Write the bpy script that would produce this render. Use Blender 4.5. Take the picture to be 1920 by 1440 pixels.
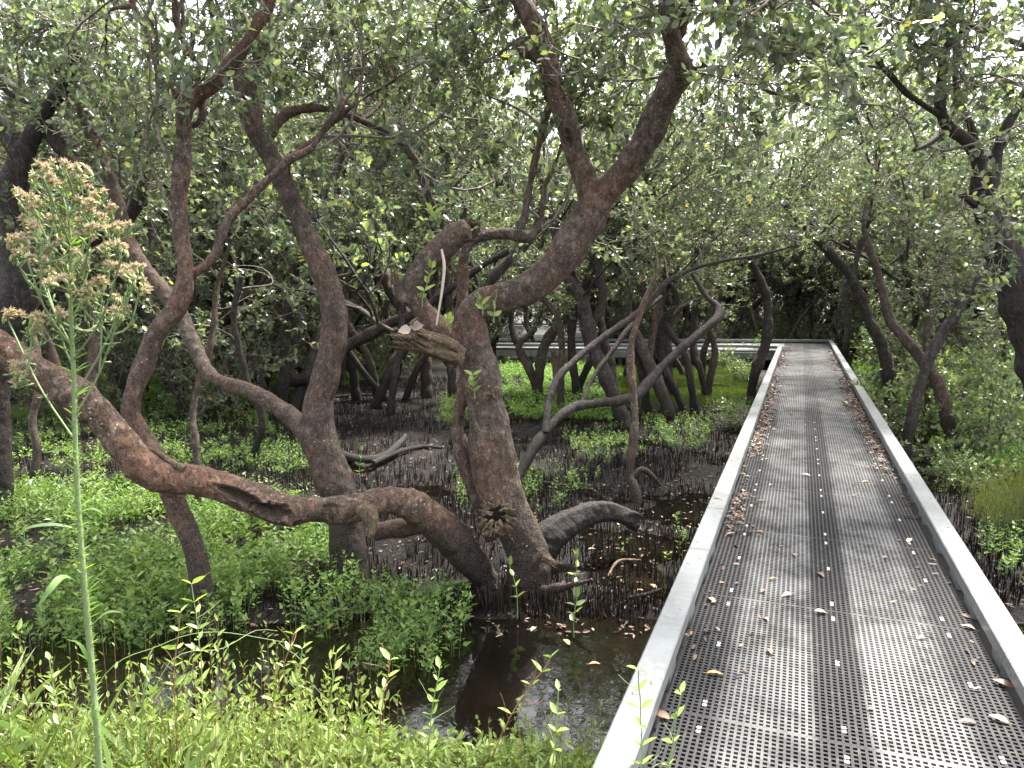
import bpy, bmesh, math, random
import numpy as np
from mathutils import Vector, noise as mnoise

for o in list(bpy.data.objects):
    bpy.data.objects.remove(o)
R = math.radians
sc = bpy.context.scene
COL = sc.collection

# ------------------------------------------------------------------ camera
FPX = 1400.0
PITCH = R(7.0)
CAM = np.array([0.0, 0.0, 1.6])
cd = bpy.data.cameras.new('camera')
cd.sensor_width = 36.0
cd.lens = 36.0 * FPX / 1920.0
cd.clip_start = 0.05
cd.clip_end = 2000
cam = bpy.data.objects.new('camera', cd)
COL.objects.link(cam)
cam.location = CAM
cam.rotation_euler = (R(90) - PITCH, 0, 0)
sc.camera = cam

# ------------------------------------------------------------------ world, sun, exposure
SUN_EL, SUN_AZ = R(62), R(35)          # azimuth measured clockwise from +Y (camera heading)
w = bpy.data.worlds.new('World')
sc.world = w
w.use_nodes = True
nt = w.node_tree
nt.nodes.clear()
sky = nt.nodes.new('ShaderNodeTexSky')
sky.sky_type = 'NISHITA'
sky.sun_disc = False
sky.sun_elevation = SUN_EL
sky.sun_rotation = SUN_AZ
sky.air_density = 1.0
sky.dust_density = 4.0
sky.ozone_density = 1.0
bgn = nt.nodes.new('ShaderNodeBackground')
bgn.inputs['Strength'].default_value = 0.15
hs = nt.nodes.new('ShaderNodeHueSaturation')
hs.inputs['Saturation'].default_value = 0.3
wo = nt.nodes.new('ShaderNodeOutputWorld')
nt.links.new(sky.outputs[0], hs.inputs['Color'])
nt.links.new(hs.outputs[0], bgn.inputs[0])
nt.links.new(bgn.outputs[0], wo.inputs[0])

sl = bpy.data.lights.new('sun', 'SUN')
sl.energy = 3.6
sl.angle = R(9)
sl.color = (1.0, 0.95, 0.87)
sun = bpy.data.objects.new('sun', sl)
COL.objects.link(sun)
sdir = Vector((math.sin(SUN_AZ) * math.cos(SUN_EL), math.cos(SUN_AZ) * math.cos(SUN_EL), math.sin(SUN_EL)))
sun.rotation_euler = sdir.to_track_quat('Z', 'Y').to_euler()
sun.location = (0, 0, 30)

sc.view_settings.view_transform = 'Standard'
sc.view_settings.look = 'None'
sc.view_settings.gamma = 1.0
sc.view_settings.exposure = 2.25
try:
    sc.cycles.max_bounces = 6
    sc.cycles.diffuse_bounces = 4
    sc.cycles.glossy_bounces = 2
    sc.cycles.transmission_bounces = 3
    sc.cycles.sample_clamp_indirect = 6.0
except Exception:
    pass

# ------------------------------------------------------------------ pixel helpers (photo pixels, 1920x1440)
cp, sp_ = math.cos(PITCH), math.sin(PITCH)
FWD = np.array([0, cp, -sp_]); UPV = np.array([0, sp_, cp]); RGT = np.array([1.0, 0, 0])

def P(px, py, D):
    return CAM + D * (FWD + RGT * ((px - 960) / FPX) + UPV * ((720 - py) / FPX))

def G(px, py, z=-0.6):
    d = FWD + RGT * ((px - 960) / FPX) + UPV * ((720 - py) / FPX)
    return CAM + d * ((z - CAM[2]) / d[2])

def proj(pts):
    q = np.asarray(pts) - CAM
    f = q @ FWD
    f = np.where(f < 0.05, 0.05, f)
    return 960 + FPX * (q @ RGT) / f, 720 - FPX * (q @ UPV) / f

def inpoly(px, py, poly):
    ins = np.zeros(len(px), bool)
    n = len(poly)
    for i in range(n):
        x1, y1 = poly[i]; x2, y2 = poly[(i + 1) % n]
        c = ((y1 > py) != (y2 > py)) & (px < (x2 - x1) * (py - y1) / ((y2 - y1) or 1e-9) + x1)
        ins ^= c
    return ins

# boardwalk axes
YAW = R(21.06)
BS = np.array([math.sin(YAW), math.cos(YAW)])       # along
BN = np.array([math.cos(YAW), -math.sin(YAW)])      # to the right
NC = 0.21                                            # centre line offset
HW = 0.76                                            # half width over the kerbs

def sn(x, y):
    return x * BS[0] + y * BS[1], x * BN[0] + y * BN[1] - NC

# ------------------------------------------------------------------ noise
_rs = np.random.RandomState(5)
_T = _rs.rand(64, 64)
def vnoise(x, y, s=1.0, seed=0):
    x = np.asarray(x) * s + seed * 17.3 + 500; y = np.asarray(y) * s + seed * 9.7 + 500
    xi = np.floor(x).astype(int); yi = np.floor(y).astype(int)
    fx = x - xi; fy = y - yi
    fx = fx * fx * (3 - 2 * fx); fy = fy * fy * (3 - 2 * fy)
    a = _T[xi % 64, yi % 64]; b = _T[(xi + 1) % 64, yi % 64]
    c = _T[xi % 64, (yi + 1) % 64]; d = _T[(xi + 1) % 64, (yi + 1) % 64]
    return (a * (1 - fx) + b * fx) * (1 - fy) + (c * (1 - fx) + d * fx) * fy
def sstep(a, b, x):
    t = np.clip((x - a) / (b - a), 0, 1)
    return t * t * (3 - 2 * t)

WATER = -0.615
def ground_h(x, y):
    x = np.asarray(x, float); y = np.asarray(y, float)
    h = -0.592 + 0.085 * (vnoise(x, y, 1.1) - 0.5) + 0.05 * (vnoise(x, y, 3.3, 1) - 0.5) + 0.02 * (vnoise(x, y, 9, 2) - 0.5)
    h = h - 0.25 * sstep(4.95, 4.45, y + 0.25 * (vnoise(x, y, 0.9, 3) - 0.5)) 
    h = h + 0.66 * sstep(3.35, 2.4, y + 0.35 * (vnoise(x, y, 0.8, 4) - 0.5))
    h = np.minimum(h, np.where(np.abs(sn(x, y)[1]) < 1.0, -0.3, 9))
    h = h + 0.05 * sstep(11, 14, y)
    return h

# ------------------------------------------------------------------ mesh builder
class MB:
    def __init__(s):
        s.v = []; s.f = []; s.n = 0
    def add(s, verts, faces, mat=0, rnd=0.5):
        verts = np.asarray(verts, float).reshape(-1, 3)
        faces = np.asarray(faces, int)
        if len(faces) == 0: return
        m = np.full(len(faces), mat) if np.isscalar(mat) else np.asarray(mat)
        r = np.full(len(faces), float(rnd)) if np.isscalar(rnd) else np.asarray(rnd, float)
        s.v.append(verts); s.f.append((faces + s.n, m, r)); s.n += len(verts)
    def mesh(s, name, mats, origin=(0, 0, 0), smooth=True):
        me = bpy.data.meshes.new(name)
        if not s.v: return me
        V = np.concatenate(s.v) - np.asarray(origin, float)
        loops = np.concatenate([f.ravel() for f, _, _ in s.f])
        sizes = np.concatenate([np.full(len(f), f.shape[1]) for f, _, _ in s.f])
        starts = np.concatenate([[0], np.cumsum(sizes)[:-1]])
        me.vertices.add(len(V)); me.vertices.foreach_set('co', V.ravel())
        me.loops.add(len(loops)); me.loops.foreach_set('vertex_index', loops.astype(np.int32))
        me.polygons.add(len(sizes)); me.polygons.foreach_set('loop_start', starts.astype(np.int32))
        me.polygons.foreach_set('material_index', np.concatenate([m for _, m, _ in s.f]).astype(np.int32))
        me.update(calc_edges=True)
        me.polygons.foreach_set('use_smooth', np.full(len(sizes), bool(smooth)))
        a = me.attributes.new('rnd', 'FLOAT', 'FACE')
        a.data.foreach_set('value', np.concatenate([r for _, _, r in s.f]).astype(np.float32))
        for m in mats: me.materials.append(m)
        me.validate()
        return me
    def build(s, name, mats, parent=None, origin=(0, 0, 0), loc=None, smooth=True):
        if not isinstance(mats, (list, tuple)): mats = [mats]
        me = s.mesh(name, mats, origin, smooth)
        o = bpy.data.objects.new(name, me)
        COL.objects.link(o)
        if parent: o.parent = parent
        if loc is not None: o.location = loc
        elif not parent: o.location = origin
        return o

def tag(o, label=None, cat=None, group=None, kind=None):
    if label: o['label'] = label
    if cat: o['category'] = cat
    if group: o['group'] = group
    if kind: o['kind'] = kind
    return o

def empty(name, loc, rz=0, label=None, cat=None, group=None):
    o = bpy.data.objects.new(name, None)
    COL.objects.link(o)
    o.empty_display_size = 0.1
    o.location = loc; o.rotation_euler = (0, 0, rz)
    return tag(o, label, cat, group)

def dup(root, loc, rz=0, scale=1.0, label=None, group=None, tilt=(0, 0)):
    r = root.copy(); COL.objects.link(r)
    r.location = loc; r.rotation_euler = (tilt[0], tilt[1], rz)
    r.scale = (scale, scale, scale) if np.isscalar(scale) else scale
    if label: r['label'] = label
    if group: r['group'] = group
    for ch in list(root.children):
        c = ch.copy(); COL.objects.link(c); c.parent = r
        for g in ch.children:
            d = g.copy(); COL.objects.link(d); d.parent = c
    return r

def nrm(a):
    return a / np.maximum(np.linalg.norm(a, axis=-1, keepdims=True), 1e-9)

def tube(mb, pts, rad, sides=6, mat=0, rnd=0.5, rough=0.0, rng=None, cap=True):
    pts = np.asarray(pts, float); rad = np.asarray(rad, float)
    n = len(pts)
    if n < 2: return
    T = np.empty_like(pts)
    T[1:-1] = pts[2:] - pts[:-2]; T[0] = pts[1] - pts[0]; T[-1] = pts[-1] - pts[-2]
    T = nrm(T)
    a = np.array([0, 0, 1.0]) if abs(T[0][2]) < 0.9 else np.array([1.0, 0, 0])
    U = np.empty_like(pts)
    u = a - T[0] * (a @ T[0]); u /= np.linalg.norm(u); U[0] = u
    for i in range(1, n):
        u = u - T[i] * (u @ T[i]); u /= max(np.linalg.norm(u), 1e-9); U[i] = u
    W = np.cross(T, U)
    ang = np.arange(sides) * 2 * math.pi / sides
    rr = np.repeat(rad[:, None], sides, 1)
    if rough and rng is not None:
        rr = rr * (1 + rough * ((rng.rand(1, sides) - 0.5) * 1.1 + (rng.rand(n, sides) - 0.5) * 0.3))
    V = pts[:, None] + rr[..., None] * (np.cos(ang)[None, :, None] * U[:, None] + np.sin(ang)[None, :, None] * W[:, None])
    i = np.arange(n - 1)[:, None] * sides; k = np.arange(sides)[None]; k2 = (k + 1) % sides
    F = np.stack([i + k, i + k2, i + sides + k2, i + sides + k], -1).reshape(-1, 4)
    mb.add(V.reshape(-1, 3), F, mat, rnd)
    if cap and sides > 3:
        for e, base in ((0, 0), (1, (n - 1) * sides)):
            c = pts[-1] + T[-1] * rad[-1] * 0.3 if e else pts[0] - T[0] * rad[0] * 0.3
            ring = V[-1] if e else V[0]
            kk = np.arange(sides)
            f = np.stack([kk, (kk + 1) % sides, np.full(sides, sides)], -1)
            if not e: f = f[:, ::-1]
            mb.add(np.vstack([ring, c]), f, mat, rnd)

def spline(ctrl, step):
    """Catmull-Rom through rows of [x,y,z,r]"""
    c = np.asarray(ctrl, float)
    c = np.vstack([2 * c[0] - c[1], c, 2 * c[-1] - c[-2]])
    out = []
    for i in range(1, len(c) - 2):
        p0, p1, p2, p3 = c[i - 1], c[i], c[i + 1], c[i + 2]
        m = max(2, int(np.linalg.norm(p2[:3] - p1[:3]) / step))
        t = (np.arange(m) / m)[:, None]
        out.append(0.5 * ((2 * p1) + (-p0 + p2) * t + (2 * p0 - 5 * p1 + 4 * p2 - p3) * t ** 2 + (-p0 + 3 * p1 - 3 * p2 + p3) * t ** 3))
    out.append(c[-2][None])
    o = np.vstack(out)
    o[:, 3] = np.maximum(o[:, 3], 0.002)
    return o

def leaves(mb, pos, d, nr, L, Wd, mat=0, rnd=None, fold=0.25, curl=0.12, rng=None, shape=(0.3, 0.68, 1.0, 0.8)):
    pos = np.asarray(pos, float); n = len(pos)
    if n == 0: return
    d = nrm(np.asarray(d, float)); nr = np.asarray(nr, float)
    s = nrm(np.cross(d, nr)); nn = np.cross(s, d)
    L = np.broadcast_to(np.asarray(L, float), (n,))[:, None]; Wd = np.broadcast_to(np.asarray(Wd, float), (n,))[:, None]
    a, b, wa, wb = shape
    fo = nn * fold
    v = np.stack([
        pos,
        pos + d * L * a + (s + fo) * Wd * 0.5 * wa,
        pos + d * L * b + (s + fo) * Wd * 0.5 * wb - nn * curl * L * 0.4,
        pos + d * L - nn * curl * L,
        pos + d * L * b + (-s + fo) * Wd * 0.5 * wb - nn * curl * L * 0.4,
        pos + d * L * a + (-s + fo) * Wd * 0.5 * wa], 1)
    base = np.arange(n)[:, None] * 6
    F = np.stack([base + [0, 1, 2, 3], base + [0, 3, 4, 5]], 1).reshape(-1, 4)
    if rnd is None: rnd = np.full(n, 0.5)
    mb.add(v.reshape(-1, 3), F, mat, np.repeat(rnd, 2))

def box(mb, x0, x1, y0, y1, z0, z1, mat=0, rnd=0.5):
    v = [(x0, y0, z0), (x1, y0, z0), (x1, y1, z0), (x0, y1, z0), (x0, y0, z1), (x1, y0, z1), (x1, y1, z1), (x0, y1, z1)]
    f = [(0, 3, 2, 1), (4, 5, 6, 7), (0, 1, 5, 4), (1, 2, 6, 5), (2, 3, 7, 6), (3, 0, 4, 7)]
    mb.add(v, f, mat, rnd)

# ------------------------------------------------------------------ materials
class NT:
    def __init__(s, name):
        s.m = bpy.data.materials.new(name); s.m.use_nodes = True
        s.t = s.m.node_tree; s.t.nodes.clear()
        s.out = s.n('ShaderNodeOutputMaterial')
    def n(s, typ, **kw):
        nd = s.t.nodes.new(typ)
        for k, v in kw.items(): setattr(nd, k, v)
        return nd
    def l(s, a, b): s.t.links.new(a, b)
    def set(s, sock, v):
        if hasattr(v, 'is_output') or isinstance(v, bpy.types.NodeSocket): s.l(v, sock)
        else: sock.default_value = v
    def noise(s, scale, detail=4, rough=0.55, vec=None, dist=0.0):
        nd = s.n('ShaderNodeTexNoise'); nd.inputs['Scale'].default_value = scale
        nd.inputs['Detail'].default_value = detail; nd.inputs['Roughness'].default_value = rough
        nd.inputs['Distortion'].default_value = dist
        if vec is not None: s.l(vec, nd.inputs['Vector'])
        return nd.outputs['Fac']
    def ramp(s, fac, stops, interp='LINEAR'):
        nd = s.n('ShaderNodeValToRGB'); cr = nd.color_ramp; cr.interpolation = interp
        while len(cr.elements) < len(stops): cr.elements.new(0.5)
        for e, (p, c) in zip(cr.elements, stops):
            e.position = p; e.color = (c, c, c, 1) if np.isscalar(c) else (*c, 1)
        s.set(nd.inputs[0], fac)
        return nd.outputs[0]
    def mix(s, fac, a, b, blend='MIX'):
        nd = s.n('ShaderNodeMix', data_type='RGBA', blend_type=blend)
        s.set(nd.inputs[0], fac)
        s.set(nd.inputs[6], a if not isinstance(a, tuple) else (*a, 1)[:4]); s.set(nd.inputs[7], b if not isinstance(b, tuple) else (*b, 1)[:4])
        return nd.outputs[2]
    def math(s, op, a, b=0.0, clamp=False):
        nd = s.n('ShaderNodeMath', operation=op, use_clamp=clamp)
        s.set(nd.inputs[0], a); s.set(nd.inputs[1], b)
        return nd.outputs[0]
    def pos(s): return s.n('ShaderNodeNewGeometry').outputs['Position']
    def gen(s): return s.n('ShaderNodeTexCoord').outputs['Object']
    def attr(s, name): return s.n('ShaderNodeAttribute', attribute_name=name).outputs['Fac']
    def scalev(s, vec, sc_):
        nd = s.n('ShaderNodeVectorMath', operation='MULTIPLY'); s.l(vec, nd.inputs[0]); nd.inputs[1].default_value = sc_
        return nd.outputs[0]
    def bump(s, h, strength=0.5, dist=0.01):
        nd = s.n('ShaderNodeBump'); nd.inputs['Strength'].default_value = strength; nd.inputs['Distance'].default_value = dist
        s.l(h, nd.inputs['Height']); return nd.outputs[0]
    def pbr(s, col, rough=0.6, normal=None, spec=0.5, metallic=0.0, coat=0.0):
        nd = s.n('ShaderNodeBsdfPrincipled')
        s.set(nd.inputs['Base Color'], col if not isinstance(col, tuple) else (*col, 1)[:4]); s.set(nd.inputs['Roughness'], rough)
        nd.inputs['Specular IOR Level'].default_value = spec
        nd.inputs['Metallic'].default_value = metallic
        nd.inputs['Coat Weight'].default_value = coat
        if normal is not None: s.l(normal, nd.inputs['Normal'])
        return nd
    def done(s, sh):
        s.l(sh.outputs[0] if hasattr(sh, 'outputs') else sh, s.out.inputs[0]); return s.m

def leaf_mat(name, stops, back, rough=0.35, trans=0.3, tint=(1.0, 1.0, 0.6), spec=0.5, backmix=0.75, objvar=0.12):
    s = NT(name)
    oi = s.n('ShaderNodeObjectInfo')
    r = s.attr('rnd')
    r2 = s.math('ADD', r, s.math('MULTIPLY', s.math('SUBTRACT', oi.outputs['Random'], 0.5), objvar), True)
    c = s.ramp(r2, stops)
    g = s.n('ShaderNodeNewGeometry')
    c2 = s.mix(s.math('MULTIPLY', g.outputs['Backfacing'], backmix), c, back)
    p = s.pbr(c2, rough, None, spec)
    tr = s.n('ShaderNodeBsdfTranslucent')
    s.l(s.mix(1.0, c, tint, 'MULTIPLY'), tr.inputs['Color'])
    # brighter transmission of thin leaves
    ms = s.n('ShaderNodeMixShader'); ms.inputs[0].default_value = trans
    s.l(p.outputs[0], ms.inputs[1]); s.l(tr.outputs[0], ms.inputs[2])
    return s.done(ms)

M = {}
M['leaf'] = leaf_mat('mangrove_leaf', [(0.0, (0.05, 0.066, 0.042)), (0.35, (0.08, 0.102, 0.06)), (0.7, (0.13, 0.158, 0.08)), (0.9, (0.2, 0.235, 0.085)), (0.972, (0.3, 0.32, 0.06)), (0.985, (0.5, 0.28, 0.05)), (1.0, (0.45, 0.2, 0.06))],
                     (0.27, 0.29, 0.235, 1), rough=0.28, trans=0.45, tint=(1.6, 1.7, 1.2), backmix=0.7)
M['shrubleaf'] = leaf_mat('shrub_leaf', [(0.0, (0.07, 0.11, 0.045)), (0.5, (0.14, 0.2, 0.075)), (0.85, (0.26, 0.34, 0.1)), (1.0, (0.42, 0.42, 0.08))],
                          (0.3, 0.34, 0.26, 1), rough=0.32, trans=0.3, tint=(1.4, 1.5, 0.7))
M['herb'] = leaf_mat('herb_leaf', [(0.0, (0.075, 0.13, 0.028)), (0.5, (0.17, 0.265, 0.06)), (0.9, (0.31, 0.41, 0.11)), (0.985, (0.3, 0.36, 0.06)), (1.0, (0.4, 0.25, 0.05))],
                     (0.14, 0.25, 0.09, 1), rough=0.5, trans=0.35, tint=(1.4, 1.6, 0.6), backmix=0.5)
M['bright'] = leaf_mat('bright_herb_leaf', [(0.0, (0.07, 0.13, 0.02)), (0.5, (0.14, 0.24, 0.04)), (1.0, (0.26, 0.37, 0.09))],
                       (0.2, 0.38, 0.08, 1), rough=0.55, trans=0.35, tint=(1.4, 1.6, 0.5), backmix=0.5)
M['bank'] = leaf_mat('bank_leaf', [(0.0, (0.09, 0.135, 0.03)), (0.5, (0.21, 0.29, 0.07)), (0.88, (0.33, 0.42, 0.12)), (0.97, (0.45, 0.5, 0.13)), (1.0, (0.45, 0.3, 0.1))],
                     (0.26, 0.36, 0.16, 1), rough=0.45, trans=0.35, tint=(1.3, 1.4, 0.6), backmix=0.6)
M['grass'] = leaf_mat('marsh_grass', [(0.0, (0.07, 0.11, 0.02)), (0.6, (0.15, 0.22, 0.045)), (1.0, (0.27, 0.28, 0.09))],
                      (0.2, 0.26, 0.08, 1), rough=0.5, trans=0.3, backmix=0.3)
M['olive'] = leaf_mat('olive_bush', [(0.0, (0.1, 0.13, 0.03)), (0.6, (0.18, 0.2, 0.045)), (1.0, (0.26, 0.17, 0.07))],
                      (0.2, 0.2, 0.08, 1), rough=0.5, trans=0.25, backmix=0.3)
M['litter'] = leaf_mat('dead_leaf', [(0.0, (0.025, 0.015, 0.012)), (0.35, (0.06, 0.034, 0.026)), (0.65, (0.13, 0.072, 0.05)), (0.85, (0.24, 0.15, 0.1)), (1.0, (0.36, 0.25, 0.15))],
                       (0.2, 0.13, 0.09, 1), rough=0.55, trans=0.08, tint=(1, 1, 1), backmix=0.4)
M['ochre'] = leaf_mat('ochre_leaf', [(0.0, (0.42, 0.2, 0.06)), (0.5, (0.6, 0.33, 0.08)), (1.0, (0.6, 0.42, 0.2))],
                      (0.5, 0.34, 0.16, 1), rough=0.45, trans=0.15, tint=(1, 1, 1), backmix=0.4)
M['tanleaf'] = leaf_mat('tan_leaf', [(0.0, (0.4, 0.29, 0.18)), (0.5, (0.55, 0.42, 0.26)), (1.0, (0.62, 0.52, 0.36))],
                        (0.45, 0.36, 0.25, 1), rough=0.5, trans=0.12, tint=(1, 1, 1), backmix=0.4)

def bark_mat(name, dark, mid, light, scale=1.0, lichen=0.3, tide=True, bumpd=0.012, red=(0.2, 0.09, 0.055)):
    s = NT(name)
    p = s.gen()
    oi = s.n('ShaderNodeObjectInfo')
    n1 = s.noise(2.3 * scale, 5, 0.6, p, 0.4)
    n2 = s.noise(9 * scale, 6, 0.65, p, 0.8)
    n3 = s.noise(55 * scale, 5, 0.7, p)
    n6 = s.noise(24 * scale, 6, 0.7, s.scalev(p, (1, 1, 0.6)), 0.5)
    c = s.ramp(n2, [(0.36, dark), (0.5, mid), (0.66, light)])
    c = s.mix(s.ramp(n1, [(0.43, 0.0), (0.58, 0.85)]), c, red)
    c = s.mix(s.ramp(n6, [(0.38, 0.8), (0.52, 0.0)]), c, tuple(x * 0.4 for x in dark))
    c = s.mix(s.ramp(n6, [(0.54, 0.0), (0.66, 0.7)]), c, tuple(min(1, x * 1.4) for x in light))
    c = s.mix(s.ramp(n3, [(0.38, 0.6), (0.55, 0.0)]), c, tuple(x * 0.3 for x in dark))
    # small pale lichen spots and larger crusts
    vo = s.n('ShaderNodeTexVoronoi'); vo.inputs['Scale'].default_value = 26 * scale; s.l(p, vo.inputs['Vector'])
    n4 = s.noise(3.1, 3, 0.5, p)
    spot = s.math('MULTIPLY', s.ramp(vo.outputs['Distance'], [(0.12, 1.0), (0.2, 0.0)]), s.ramp(n4, [(0.5, 0.0), (0.6, lichen * 2.2)]), True)
    c = s.mix(spot, c, (0.42, 0.4, 0.35))
    c = s.mix(1.0, c, oi.outputs['Color'], 'MULTIPLY')
    if tide:     # wet mud and algae stain from the tides, low on the wood
        sep = s.n('ShaderNodeSeparateXYZ'); s.l(s.pos(), sep.inputs[0])
        z = s.math('ADD', sep.outputs[2], s.math('MULTIPLY', s.math('SUBTRACT', n1, 0.5), 0.5))
        st = s.ramp(s.math('ADD', z, 0.75, True), [(0.42, 0.97), (0.62, 0.75), (0.9, 0.0)])
        c = s.mix(st, c, (0.0045, 0.0038, 0.0033))
    hollow_shade = s.attr('hollow_shade')
    c = s.mix(hollow_shade, c, (0.02, 0.012, 0.009))  # shade of the dents and slits painted into the bark colour
    n5 = s.noise(130 * scale, 4, 0.75, p)
    c = s.mix(s.ramp(n5, [(0.42, 0.0), (0.68, 0.45)]), c, tuple(min(1, x * 1.5) for x in light))
    h = s.math('ADD', s.math('ADD', s.math('MULTIPLY', n3, 0.9), n6), s.math('MULTIPLY', n5, 0.35))
    nb = s.bump(h, 1.0, bumpd * 1.5)
    return s.done(s.pbr(c, s.ramp(n2, [(0.3, 0.65), (0.7, 0.9)]), nb, 0.25))
M['bark'] = bark_mat('mangrove_bark', (0.03, 0.022, 0.018), (0.075, 0.055, 0.044), (0.18, 0.145, 0.12), red=(0.12, 0.067, 0.045))
M['barkred'] = bark_mat('red_mangrove_bark', (0.026, 0.019, 0.015), (0.08, 0.055, 0.043), (0.23, 0.18, 0.145), lichen=0.45, red=(0.165, 0.08, 0.05))
M['barkdark'] = bark_mat('dark_mangrove_bark', (0.017, 0.014, 0.013), (0.044, 0.035, 0.032), (0.11, 0.095, 0.085), lichen=0.2, red=(0.05, 0.033, 0.028))
M['twig'] = bark_mat('twig_bark', (0.07, 0.055, 0.04), (0.15, 0.125, 0.1), (0.27, 0.24, 0.2), lichen=0.0, tide=False, bumpd=0.002, red=(0.18, 0.14, 0.1))
M['deadwood'] = bark_mat('rotten_wood', (0.04, 0.022, 0.014), (0.2, 0.12, 0.07), (0.4, 0.3, 0.21), scale=3, lichen=0.0, tide=False, bumpd=0.01, red=(0.1, 0.085, 0.04))
def plain(name, col, rough=0.6, var=0.25, scale=30, spec=0.4, metallic=0.0, bumpd=0.0):
    s = NT(name)
    n = s.noise(scale, 4, 0.6, s.gen())
    c = s.mix(s.math('MULTIPLY', n, 1.0), tuple(x * (1 - var) for x in col), tuple(min(1, x * (1 + var)) for x in col))
    nb = s.bump(n, 0.5, bumpd) if bumpd else None
    return s.done(s.pbr(c, rough, nb, spec, metallic))
M['stem'] = plain('green_stem', (0.2, 0.28, 0.1), 0.55)
M['redstem'] = plain('reddish_stem', (0.26, 0.14, 0.07), 0.55)
M['fuzz'] = plain('hairy_stem', (0.16, 0.22, 0.085), 0.7, 0.35, 200, bumpd=0.002)
M['pappus'] = leaf_mat('seed_tuft', [(0.0, (0.34, 0.26, 0.15)), (0.5, (0.5, 0.43, 0.28)), (1.0, (0.6, 0.55, 0.4))], (0.46, 0.38, 0.26, 1), 0.7, 0.3, (1.1, 1.0, 0.9), 0.2, 0.3)
M['involucre'] = leaf_mat('flower_cup', [(0.0, (0.22, 0.3, 0.1)), (1.0, (0.45, 0.5, 0.2))], (0.3, 0.4, 0.16, 1), 0.6, 0.25)
M['spike'] = plain('aerial_root', (0.013, 0.01, 0.008), 0.6, 0.7, 8, 0.2)
M['spikedry'] = plain('dry_aerial_root', (0.05, 0.037, 0.027), 0.6, 0.5, 8)
M['paint'] = None
def paint():
    s = NT('kerb_paint')
    p = s.pos()
    n = s.noise(5, 5, 0.6, p); n2 = s.noise(38, 5, 0.75, p); n3 = s.noise(1.6, 3, 0.5, p)
    c = s.ramp(n, [(0.3, (0.165, 0.175, 0.178)), (0.7, (0.25, 0.262, 0.265))])
    c = s.mix(s.math('MULTIPLY', s.ramp(n2, [(0.46, 0.0), (0.58, 0.85)]), s.ramp(n3, [(0.42, 0.0), (0.6, 1.0)])), c, (0.13, 0.125, 0.1))
    return s.done(s.pbr(c, s.ramp(n2, [(0.3, 0.28), (0.8, 0.5)]), s.bump(n2, 0.15, 0.002), 0.5))
M['paint'] = paint()
M['steel'] = plain('bolt_steel', (0.3, 0.29, 0.27), 0.35, 0.2, 40, metallic=0.9)
M['clip'] = plain('white_clip', (0.55, 0.55, 0.54), 0.3, 0.05, 40)
M['timber'] = plain('support_timber', (0.045, 0.04, 0.035), 0.7, 0.5, 12, bumpd=0.01)
M['hollow_shade'] = plain('hollow_shade_plug', (0.008, 0.006, 0.005), 0.9, 0.5, 20, 0.1)  # near-black colour standing in for the shade inside the hollow stub
M['petal'] = plain('pale_bark', (0.45, 0.36, 0.3), 0.7, 0.3, 20)

def tree_obj(name_wood, mb, mats, parent, origin):
    return mb.build(name_wood, mats, parent, origin)

# ------------------------------------------------------------------ ground and water
def make_ground():
    def axis(a, b, st, far):
        mid = list(np.arange(a, b + 1e-6, st))
        lo, hi = [], []
        s_ = st; v = a
        while v > -far: s_ *= 1.35; v -= s_; lo.append(v)
        s_ = st; v = mid[-1]
        while v < far: s_ *= 1.35; v += s_; hi.append(v)
        return np.array(lo[::-1] + mid + hi)
    xs = axis(-9, 12, 0.08, 600); ys = axis(0.5, 18, 0.08, 600)
    X, Y = np.meshgrid(xs, ys)
    Z = ground_h(X, Y)
    far = (np.abs(X) > 30) | (Y > 45) | (Y < -10)
    Z = np.where(far, -0.52, Z)
    nx, ny = len(xs), len(ys)
    i = np.arange(ny - 1)[:, None] * nx + np.arange(nx - 1)[None]
    F = np.stack([i, i + 1, i + nx + 1, i + nx], -1).reshape(-1, 4)
    mb = MB(); mb.add(np.stack([X, Y, Z], -1).reshape(-1, 3), F)
    s = NT('mud')
    p = s.pos()
    n1 = s.noise(1.7, 5, 0.6, p); n2 = s.noise(14, 6, 0.7, p); n3 = s.noise(70, 4, 0.7, p)
    c = s.ramp(n2, [(0.35, (0.004, 0.003, 0.0028)), (0.55, (0.01, 0.0075, 0.006)), (0.78, (0.035, 0.025, 0.018))])
    vo = s.n('ShaderNodeTexVoronoi'); vo.inputs['Scale'].default_value = 22; s.l(p, vo.inputs['Vector'])
    c = s.mix(s.math('MULTIPLY', s.ramp(vo.outputs['Distance'], [(0.2, 1.0), (0.3, 0.0)]), s.ramp(n1, [(0.42, 0.0), (0.6, 0.6)])), c, (0.12, 0.07, 0.045))
    m = s.done(s.pbr(c, s.ramp(n1, [(0.35, 0.35), (0.65, 0.85)]), s.bump(s.math('ADD', n2, n3), 1.0, 0.03), 0.25))
    tag(mb.build('ground', m), 'dark wet mud flat of the mangrove swamp', None, None, 'structure')
    # water
    s = NT('swamp_water')
    p = s.pos()
    n1 = s.noise(1.2, 3, 0.5, p); n2 = s.noise(11, 3, 0.5, p, 0.6)
    c = s.ramp(n1, [(0.3, (0.003, 0.0028, 0.002)), (0.7, (0.01, 0.007, 0.004))])
    m = s.done(s.pbr(c, 0.03, s.bump(n2, 0.06, 0.02), 0.5))
    mb = MB(); q = 500
    mb.add([(-q, -q, WATER), (q, -q, WATER), (q, q, WATER), (-q, q, WATER)], [(0, 1, 2, 3)])
    tag(mb.build('water', m), 'still dark brown tidal water', None, None, 'structure')
make_ground()

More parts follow.
